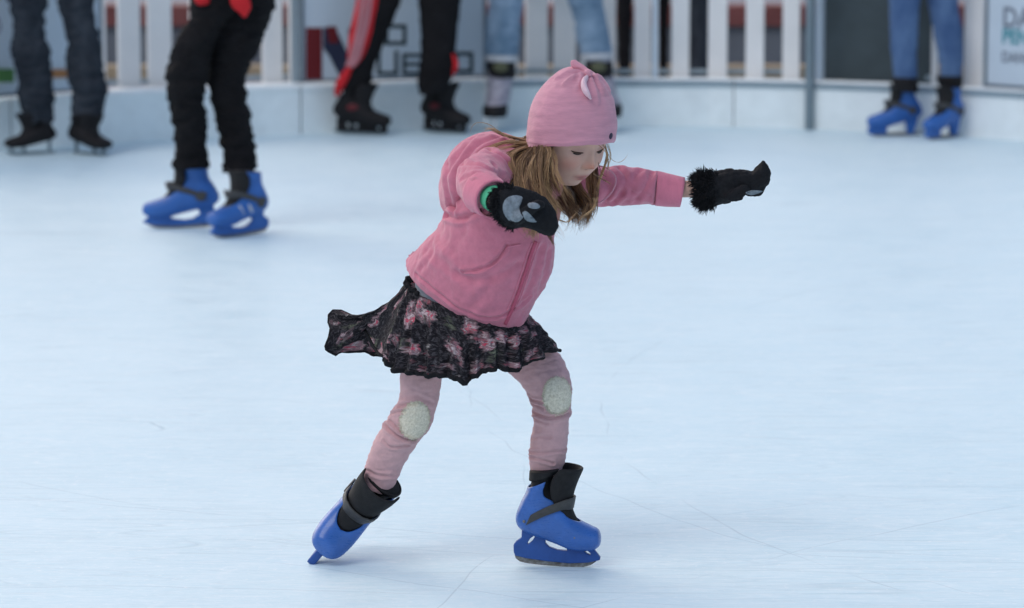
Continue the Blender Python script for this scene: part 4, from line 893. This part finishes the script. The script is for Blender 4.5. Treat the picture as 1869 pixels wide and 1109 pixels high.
sp = [  # main curtain on the near side of the face
    ([(985, 264, -.29), (966, 300, -.31), (968, 345, -.34), (982, 395, -.36), (998, 425, -.36)], 420, .007, .009, .5, .0006),
    ([(990, 264, -.31), (980, 300, -.33), (980, 345, -.35), (998, 390, -.37), (1022, 425, -.37)], 420, .006, .011, .6, .0006),
    ([(996, 264, -.325), (992, 290, -.34), (992, 325, -.35), (1006, 365, -.36), (1034, 405, -.36)], 340, .0045, .011, .5, .0006),
    ([(1002, 264, -.33), (1001, 290, -.345), (1003, 320, -.35), (1018, 352, -.355), (1040, 392, -.35)], 130, .0028, .007, .3, .0007),
    ([(980, 264, -.26), (950, 300, -.30), (945, 350, -.33), (955, 400, -.35), (975, 440, -.36)], 330, .008, .008, .5, .0006),
    ([(980, 264, -.24), (963, 320, -.28), (960, 370, -.32), (962, 415, -.35), (945, 435, -.36)], 90, .008, .006, .6, .0007),
    ([(1010, 365, -.34), (1012, 390, -.36), (1005, 420, -.36), (1014, 452, -.36)], 60, .006, .002, .25, .0007),
    ([(990, 350, -.35), (985, 390, -.37), (975, 425, -.36), (982, 452, -.36)], 60, .006, .003, .6, .0007),
    # under the chin and on the far side
    ([(1000, 305, -.16), (1018, 345, -.20), (1038, 372, -.24), (1052, 396, -.25), (1044, 420, -.26)], 380, .010, .009, .25, .0006),
    ([(1035, 300, -.14), (1050, 345, -.18), (1066, 370, -.22), (1068, 395, -.24), (1054, 414, -.25)], 320, .009, .008, .4, .0006),
    ([(1080, 285, -.12), (1083, 325, -.15), (1084, 352, -.18), (1080, 378, -.21), (1064, 402, -.23)], 200, .006, .007, .6, .0006),
    ([(1104, 262, -.22), (1107, 285, -.19), (1101, 310, -.18), (1090, 340, -.18), (1082, 365, -.19)], 26, .0018, .004, .5, .0006),
    # swept back over the hood
    ([(978, 262, -.26), (945, 260, -.26), (920, 262, -.25), (890, 275, -.26), (868, 290, -.27)], 60, .004, .004, .6, .0006),
    ([(980, 261, -.25), (945, 251, -.23), (920, 245, -.21), (895, 236, -.19), (882, 240, -.18)], 45, .003, .003, .6, .0006),
    ([(978, 262, -.26), (942, 275, -.28), (930, 290, -.30), (935, 310, -.32), (945, 330, -.34)], 120, .006, .005, .5, .0007),
    ([(980, 261, -.23), (955, 257, -.23), (942, 262, -.22), (930, 275, -.21)], 140, .005, .006, .4, .0007)]
wisp = [([(1006, 266, -.335), (1016, 290, -.35), (1018, 315, -.36), (1028, 345, -.365), (1042, 380, -.36)], 14, .004, .010, .8, .0004),
    ([(1000, 264, -.33), (1010, 300, -.36), (1030, 340, -.37), (1058, 372, -.36), (1084, 380, -.35)], 8, .003, .008, .9, .0004),
    ([(968, 262, -.24), (930, 268, -.27), (900, 275, -.30), (878, 292, -.30)], 10, .003, .008, .8, .0004),
    ([(1108, 262, -.24), (1114, 285, -.24), (1108, 312, -.24), (1116, 335, -.25)], 6, .002, .006, .8, .0004),
    ([(960, 262, HY + .05), (925, 250, HY + .08), (895, 228, HY + .1), (870, 224, HY + .12), (859, 238, HY + .12), (863, 250, HY + .12)], 3, .001, .001, .5, .00045),
    ([(955, 262, HY + .05), (930, 252, HY + .08), (905, 236, HY + .1), (888, 236, HY + .12), (880, 246, HY + .12)], 6, .0015, .0015, .5, .0005),
    ([(1100, 262, HY), (1108, 280, HY), (1110, 300, HY + .0), (1104, 318, HY)], 4, .0015, .003, .5, .0005),
    ([(1090, 262, HY), (1105, 275, HY - .02), (1108, 290, HY - .02), (1106, 312, HY - .01)], 3, .001, .002, .5, .0005),
    ([(1084, 316, HY - .03), (1098, 326, HY - .03), (1110, 332, HY - .03), (1118, 340, HY - .03)], 9, .0012, .0012, .2, .0006),
    ([(1092, 296, HY - .02), (1096, 312, HY - .02), (1106, 322, HY - .02), (1124, 318, HY - .02)], 3, .001, .001, .4, .00045),
    ([(1104, 270, HY), (1116, 290, HY), (1130, 296, HY), (1142, 288, HY), (1147, 276, HY)], 2, .0005, .0005, .6, .0003),
    ([(1085, 360, HY), (1082, 378, HY), (1068, 392, HY), (1050, 412, HY)], 16, .003, .004, .7, .0005),
    ([(1075, 370, HY), (1066, 390, HY), (1055, 405, HY), (1048, 418, HY)], 14, .003, .002, .3, .0005),
    ([(1020, 400, HY - .06), (1035, 405, HY - .06), (1046, 396, HY - .05), (1060, 380, HY - .04)], 10, .002, .003, .6, .0005),
    ([(1000, 420, HY - .06), (1006, 438, HY - .06), (1013, 452, HY - .06)], 18, .003, .0015, .2, .0005)]
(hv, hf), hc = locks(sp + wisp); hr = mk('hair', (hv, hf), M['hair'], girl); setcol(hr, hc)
# dense under-layer so nothing shows through
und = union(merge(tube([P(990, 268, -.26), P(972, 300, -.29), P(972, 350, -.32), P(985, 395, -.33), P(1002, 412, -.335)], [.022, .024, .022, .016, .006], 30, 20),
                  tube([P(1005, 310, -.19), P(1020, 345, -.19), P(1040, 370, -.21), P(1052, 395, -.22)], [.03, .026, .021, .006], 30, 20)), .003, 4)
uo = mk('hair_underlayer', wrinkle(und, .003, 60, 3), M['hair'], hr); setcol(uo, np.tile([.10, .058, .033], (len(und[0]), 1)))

# ------------------------------------------------------------------ BACKGROUND SKATERS
def upper(e, hipc, face, jm, H=1.0, hair='brownhair'):
    """torso, arms and head above the hips (above the frame)"""
    f = Vector(face).normalized(); l = Vector((-f.y, f.x, 0)); z = Vector((0, 0, 1)); hc_ = Vector(hipc)
    sh = hc_ + z * .50 * H; hd = sh + z * .26 * H + f * .03
    up = tuple(l)
    t = tube([hc_ - z * .06, hc_ + z * .05, hc_ + z * .25 * H, sh - z * .05, sh + z * .01, sh + z * .04], [.15 * H, .16 * H, .16 * H, .19 * H, .17 * H, .07 * H], 24, 28, .66, upv=up)
    arms = []
    hands_ = []
    for s in (-1, 1):
        a0 = sh + l * s * .17 * H - z * .03; el = a0 + l * s * .07 - z * .27 * H - f * .02; wr = el + f * .20 + z * .05 * H - l * s * .08
        arms.append(tube([a0, (a0 + el) / 2 + l * s * .01, el, (el + wr) / 2, wr], [.062 * H, .055 * H, .047 * H, .043 * H, .036 * H], 20, 16))
        hands_.append(tube([a0, el, wr], [.03, .028, .022], 12, 12)); hands_ += hand(wr, (f * .5 - l * s + z * .3).normalized(), -f, 1.55)
    mk('jacket', union(merge(t, *arms), .011, 5), jm, e)
    hm = ell(tuple(hd), (.078 * H, .078 * H, .112 * H), 20, Matrix.Rotation(math.atan2(f.y, f.x), 3, 'Z')); nose = tube([hd + f * .075 + z * .01, hd + f * .098 - z * .02], [.008, .013], 6, 8)
    jaw = ell(tuple(hd + f * .022 - z * .055), (.055, .055, .055), 16); ears = [ell(tuple(hd + l * s * .078 - z * .01), (.014, .008, .028), 10) for s in (-1, 1)]
    nk = tube([hd - z * .07, sh + z * .02, sh - z * .1], [.05, .055, .09], 10, 16)
    leg = [tube([hc_ + l * s * .07 + z * .1, hc_ + l * s * .07 - z * .04], [.06, .05], 8, 14) for s in (-1, 1)]
    b = mk('body', union(merge(hm, nose, jaw, nk, tube([sh - z * .1, hc_ - z * .05], [.11, .11], 8, 16), *ears, *leg, *hands_), .006, 3), M['pskin'], e)
    for s in (-1, 1): mk('eye', ell(tuple(hd + f * .071 + l * s * .03 + z * .005), (.008, .008, .006), 10), M['lens'], b)
    mk('lips', ell(tuple(hd + f * .076 - z * .052), (.006, .02, .006), 10, Matrix.Rotation(math.atan2(f.y, f.x), 3, 'Z')), M['redboot'], b)
    mk('hair', ell(tuple(hd - f * .018 + z * .03), (.086 * H, .088 * H, .10 * H), 20), M[hair], e)
def trousers(e, name, legs_, hipc, m, vox=.008, amp=.009, freq=10, hipr=(.16, .12, .13), seed=1, ypx=0):
    ms = [loft(l, 40, 26) for l in legs_] + [ell(tuple(hipc), hipr, 20)]
    VF = union(merge(*ms), vox, 3); VF = wrinkle(VF, amp, freq, seed, ((1, 0, 0), (0, 1, 0), (0, 0, 2.2))); return mk(name, VF, m, e), VF
def footY(px, py): return G(px, py).y

# A: dark jeans, black figure skates (far left)
ya = footY(100, 281) ; ea = empty('person', (P(105, 281, ya).x, ya, 0), 'skater in baggy dark blue jeans and black figure skates at the far left', 'person')
hA = P(105, -215, ya)
trousers(ea, 'trousers', [[(-20, -190, 105, -190, ya, .10), (2, -100, 96, -100, ya, .09), (14, 0, 86, 0, ya, .085), (25, 52, 80, 52, ya, .075), (20, 88, 90, 88, ya, .08), (28, 125, 95, 125, ya, .08), (34, 152, 97, 152, ya, .085), (32, 180, 98, 180, ya, .09), (40, 205, 98, 205, ya, .08), (42, 222, 99, 222, ya, .08)],
    [(95, -190, 225, -190, ya, .10), (100, -100, 200, -100, ya, .09), (105, 0, 174, 0, ya, .085), (120, 60, 178, 60, ya, .08), (122, 95, 187, 95, ya, .08), (122, 140, 190, 135, ya, .085), (132, 165, 196, 160, ya, .09), (130, 190, 190, 190, ya, .08), (132, 222, 187, 222, ya, .08)]], hA, M['darkdenim'], .007, .014, 13)
bk_ = dict(shell=M['darkboot'], liner=M['darkboot'], tongue=M['darkboot'], strap=M['darkboot'], blade=M['post'])
Sa = (ya - CAMY) / FPX
for cx, py, tx in ((68, 281, (-1, -.38, 0)), (156, 282, (.78, -.63, 0))):
    g = P(cx, py, footY(cx, py)); make_skate(frame_mx((g.x, g.y, 0), tx, (0, 0, 1), (1.42, 1.5, .93)), ea, 'figure', bk_, False)
upper(ea, hA, (0, -1, 0), M['jacket2'])

# B: black trousers, blue skates (left, nearer)
yb_ = footY(350, 418); eb = empty('person', (P(380, 418, yb_).x, yb_, 0), 'skater in black trousers with red sleeves at the waist, blue skates facing left', 'person')
hB = P(430, -55, yb_)
_, tb = trousers(eb, 'trousers', [[(352, -40, 490, -40, yb_ - .05, .12), (345, 30, 420, 30, yb_ - .06, .09), (318, 80, 388, 90, yb_ - .08, .085), (303, 135, 380, 140, yb_ - .08, .08), (305, 175, 372, 180, yb_ - .06, .075), (313, 210, 376, 210, yb_ - .04, .07), (317, 250, 378, 250, yb_ - .02, .065), (318, 285, 380, 282, yb_, .068), (316, 306, 382, 304, yb_, .068)],
    [(400, -60, 512, -50, yb_ + .06, .12), (375, 20, 497, 20, yb_ + .06, .11), (378, 80, 474, 85, yb_ + .04, .10), (378, 130, 452, 130, yb_ + .03, .09), (383, 175, 449, 170, yb_ + .03, .08), (390, 200, 455, 200, yb_ + .03, .075), (398, 240, 462, 240, yb_ + .04, .07), (406, 278, 467, 273, yb_ + .05, .068), (406, 314, 470, 310, yb_ + .03, .068)]], hB, M['blackcloth'], .006, .013, 13, (.15, .13, .12), 4)
for gx, gy, tx, s_ in ((348, 416, (-1, .03, 0), (1.68, 1.3, 1.2)), (448, 430, (-.75, -.66, 0), (1.5, 1.3, 1.2))):
    g = G(gx, gy); r_ = make_skate(frame_mx((g.x, g.y, 0), tx, (0, 0, 1), s_), eb, 'blue', dict(shell=M['bluebg'], holder=M['bluebg']), True, high=True)
    if gx > 400:
        for k in (0, 1): mk('white_stripe', xf(xf(ell((0, 0, 0), (.006, .0035, .020), 12, Matrix.Rotation(.45, 3, 'Y')), Matrix.Translation((sk(1030 - 24 * k, 0)[0], .0385, sk(0, 955 - 4 * k)[1]))), frame_mx((g.x, g.y, 0), tx, (0, 0, 1), s_)), M['whitecloth'], r_)
def cloth_flap(e, pix, Y, m, name):
    V = []; k = len(pix)
    for dy in (-.012, .012):
        for p in pix: V.append(tuple(P(p[0], p[1], Y + dy)))
    F = [tuple(range(k)), tuple(range(2 * k - 1, k - 1, -1))] + [((i + 1) % k, i, i + k, (i + 1) % k + k) for i in range(k)]
    VF = apply_mods((np.array(V), F), ('BEVEL', dict(width=.006, segments=2))); return mk(name, VF, m, e)
upper(eb, hB + Vector((-.03, 0, .0)), (-1, -.2, 0), M['redcloth'])
mk('tied_sleeve', union(loft([(418, -30, 455, -30, yb_ - .15, .03), (419, 0, 457, 0, yb_ - .165, .028), (424, 14, 459, 12, yb_ - .165, .022), (437, 24, 455, 22, yb_ - .165, .016), (443, 32, 450, 31, yb_ - .165, .01)], 20, 16), .006, 2), M['redcloth'], eb)
mk('tied_sleeve', union(loft([(352, -25, 385, -25, yb_ - .13, .03), (354, 0, 384, 0, yb_ - .14, .03), (362, 10, 380, 8, yb_ - .14, .015)], 14, 14), .006, 2), M['redcloth'], eb)

# C: black tracksuit trousers with red and pale stripes, black hired skates
yc = footY(650, 245) - .05; ec = empty('person', (P(730, 246, yc).x, yc, 0), 'skater in black track trousers with a red edged striped side and black skates', 'person')
hC = P(775, -235, yc)
tC, vC = trousers(ec, 'trousers', [[(700, -200, 815, -200, yc, .10), (665, -80, 760, -80, yc, .09), (650, 0, 733, 0, yc - .02, .085), (642, 40, 715, 45, yc - .02, .08), (635, 85, 697, 90, yc - .01, .075), (632, 115, 683, 120, yc, .07), (628, 135, 680, 145, yc, .068), (610, 150, 672, 160, yc, .065)],
    [(745, -200, 860, -200, yc + .08, .10), (755, -80, 848, -80, yc + .06, .09), (763, 0, 842, 0, yc + .04, .085), (766, 40, 837, 40, yc + .04, .08), (768, 90, 832, 90, yc + .03, .078), (764, 125, 830, 125, yc + .02, .08), (762, 150, 820, 155, yc + .02, .075), (765, 172, 812, 172, yc + .02, .07)]], hC, M['blackcloth'], .008, .006, 12, (.14, .12, .13), 6)
cb = bvh(vC)
mk('red_side_panel', decal(cb, [(664, -60), (694, -60), (690, 0), (684, 30), (676, 70), (662, 105), (640, 128), (634, 110), (636, 70), (644, 30), (650, 0)], .012, 10), M['redcloth'], tC)
for a in (0, 1, 2):
    mk('side_stripe', ribbon_on(cb, [(662 + a * 10, -40), (659 + a * 9, 0), (655 + a * 8, 40), (648 + a * 7, 75), (640 + a * 7, 105), (632 + a * 5, 122)], 3.2, .020, 30, .004), M['pinkstripe'], tC)
mk('red_cuff', tube([P(640, 120, yc - .055), P(630, 138, yc - .06), P(620, 156, yc - .055), P(614, 174, yc - .03)], [.014, .026, .026, .014], 20, 16, .7), M['redcloth'], ec)
mk('red_cuff', tube([P(826, 98, yc - .02), P(832, 118, yc - .02), P(825, 138, yc)], [.006, .016, .006], 12, 12), M['redcloth'], ec)
bC = dict(shell=M['darkboot'], liner=M['darkboot'], tongue=M['darkboot'], strap=M['strap'], holder=M['darkboot'], blade=M['post'])
for gx, gy, tx, s_ in ((648, 246, (1, -.25, 0), (1.72, 1.4, 1.25)), (802, 243, (.85, -.5, 0), (1.6, 1.4, 1.25))):
    g = G(gx, gy); r_ = make_skate(frame_mx((g.x, g.y, 0), tx, (0, 0, 1), s_), ec, 'square', bC, False)
    v, f_ = ell((0, 0, 0), (.022, .004, .016), 12); mk('side_badge', xf(xf((v, f_), Matrix.Translation((sk(1000, 930)[0], -.038, sk(1000, 930)[1]))), frame_mx((g.x, g.y, 0), tx, (0, 0, 1), s_)), M['redboot'], r_)
    v, f_ = ell((0, 0, 0), (.012, .004, .022), 12); mk('side_badge', xf(xf((v, f_), Matrix.Translation((sk(965, 925)[0], -.032, sk(965, 925)[1]))), frame_mx((g.x, g.y, 0), tx, (0, 0, 1), s_)), M['pad'], r_)
upper(ec, hC, (.6, -.8, 0), M['blackcloth'])

# D: light jeans, grey patterned boots, facing us
yd = footY(1000, 238); ed = empty('person', (P(1000, 232, yd).x, yd, 0), 'skater in light blue jeans with turned up hems and grey patterned boots', 'person')
hD = P(990, -240, yd)
tD, vD = trousers(ed, 'trousers', [[(895, -230, 1005, -230, yd, .10), (898, -100, 975, -100, yd, .09), (893, 0, 956, 0, yd, .085), (886, 45, 950, 50, yd, .08), (883, 80, 950, 80, yd, .08), (883, 100, 946, 102, yd, .08)],
    [(975, -230, 1085, -230, yd, .10), (1005, -100, 1090, -100, yd, .09), (1035, 0, 1100, 0, yd, .085), (1047, 30, 1106, 25, yd, .082), (1048, 55, 1111, 55, yd, .085), (1055, 80, 1115, 80, yd, .08), (1060, 98, 1117, 97, yd, .08)]], hD, M['lightdenim'], .008, .009, 12, (.16, .12, .13), 9)
for st in ([(884, 99, 946, 101, yd, .086), (885, 110, 945, 112, yd, .086)], [(1060, 97, 1118, 95, yd, .086), (1062, 108, 1118, 106, yd, .086)]): mk('turned_up_hem', loft(st, 6, 28), M['whitecloth'], tD)
for i, st in enumerate(([(889, 108, 938, 108, yd, .07), (889, 130, 939, 130, yd, .075), (891, 150, 936, 150, yd - .01, .08), (888, 175, 931, 175, yd - .04, .10), (884, 195, 927, 195, yd - .08, .11), (882, 206, 925, 206, yd - .10, .10)], [(1069, 105, 1116, 105, yd, .07), (1072, 128, 1118, 128, yd, .075), (1080, 150, 1122, 150, yd - .01, .08), (1090, 175, 1128, 175, yd - .04, .10), (1096, 192, 1133, 192, yd - .08, .11), (1097, 204, 1134, 204, yd - .10, .10)])):
    r_ = mk('ice_skate', wrinkle(loft(st, 30, 28), .004, 25, 3), M['greyboot'], ed)
    lx = st[0]; mk('ankle_collar', loft([(lx[0] - 2, 112, lx[2] + 2, 112, yd, .08), (lx[0] - 1, 124, lx[2] + 3, 124, yd, .084), (lx[0] + 2, 141, lx[2] + 4, 141, yd, .084)], 10, 24), M['darkboot'], r_)
    mk('tongue', ell(tuple(P((lx[0] + lx[2]) / 2, 122, yd - .085)), (.045, .012, .03), 16), M['khaki'], r_)
    e5 = st[-1]; mk('toe_cap', loft([(e5[0], 192, e5[2] + 1, 190, yd - .10, .12), (e5[0] - 2, 203, e5[2] + 2, 202, yd - .11, .125), (e5[0], 212, e5[2], 212, yd - .11, .12)], 10, 24), M['darkboot'], r_)
    cx = (e5[0] + e5[2]) / 2; g = P(cx, 230, yd - .1); mk('blade', box((g.x, yd - .10, .045), (.014, .27, .085)), M['whitecloth'], r_, smooth=False)
upper(ed, hD, (0, -1, 0), M['jacket1'])

# E: blue skinny jeans, blue skates, right
ye = footY(1680, 249); ee = empty('person', (P(1680, 249, ye).x, ye, 0), 'skater in blue skinny jeans and blue skates at the right, facing left', 'person')
hE = P(1690, -230, ye)
trousers(ee, 'trousers', [[(1615, -210, 1715, -210, ye - .03, .09), (1617, -100, 1700, -100, ye - .03, .085), (1622, 0, 1680, 0, ye - .02, .075), (1624, 50, 1676, 50, ye - .02, .065), (1626, 90, 1674, 90, ye - .01, .062), (1630, 120, 1674, 122, ye, .056), (1632, 146, 1674, 148, ye, .05)],
    [(1668, -210, 1768, -210, ye + .05, .09), (1680, -100, 1762, -100, ye + .04, .085), (1693, 0, 1749, 0, ye + .03, .075), (1700, 40, 1755, 40, ye + .03, .068), (1707, 80, 1757, 80, ye + .03, .062), (1714, 115, 1757, 115, ye + .03, .056), (1716, 143, 1755, 143, ye + .03, .05)]], hE, M['blueskinny'], .007, .004, 12, (.14, .11, .12), 12)
for gx, gy, tx, s_ in ((1645, 248, (-1, -.15, 0), (1.62, 1.25, 1.25)), (1730, 252, (-.70, -.71, 0), (1.6, 1.25, 1.25))):
    g = G(gx, gy); make_skate(frame_mx((g.x, g.y, 0), tx, (0, 0, 1), s_), ee, 'arch', dict(shell=M['bluebg'], holder=M['bluebg']), True, high=True)
for st in ([(1627, 140, 1675, 142, ye, .07), (1629, 156, 1676, 158, ye, .068), (1634, 167, 1677, 168, ye, .062)], [(1709, 138, 1757, 138, ye + .03, .07), (1711, 150, 1757, 152, ye + .03, .068), (1716, 160, 1755, 160, ye + .03, .06)]): mk('boot_collar', loft(st, 10, 24), M['darkboot'], ee)
upper(ee, hE, (-1, -.3, 0), M['jacket2'])

# people beyond the fence, seen through the gaps
for px0, px1, Y, m, lab in ((1256, 1293, 15.2, 'darkdenim', 'onlooker in navy trousers seen through the gap in the white pickets'), (1128, 1152, 15.0, 'blackcloth', 'onlooker in black trousers behind the fence just right of the light blue jeans'), (1203, 1220, 15.3, 'blackcloth', 'onlooker in dark trousers behind the slim pale fence post')):
    cx = (px0 + px1) / 2; e = empty('person', (P(cx, 130, Y).x, Y, -.03), lab, 'person')
    hc_ = P(cx, -210, Y); g0 = P(cx, 0, Y)
    W = (px1 - px0) / 2 / 275.; x = g0.x
    L = [tube([(x + s * .03, Y + s * .12, hc_.z), (x + s * .01, Y + s * .13, .5), (x, Y + s * .13, .06)], [W * .9 + .02, W, W * .9], 20, 18) for s in (-1, 1)]
    VF = wrinkle(union(merge(*L, ell((x, Y, hc_.z), (.12, .17, .14), 18)), .01, 3), .006, 12, 3); mk('trousers', VF, M[m], e)
    mk('shoes', merge(*[ell((x - .04, Y + s * .13, .025), (.13, .05, .05), 14) for s in (-1, 1)]), M['darkboot'], e)
    upper(e, hc_, (-1, 0, 0), M['jacket2'])
for o in list(bpy.data.objects):
    if o.parent is None and o.type == 'MESH' and 'kind' not in o and 'label' not in o: print('LOOSE', o.name)
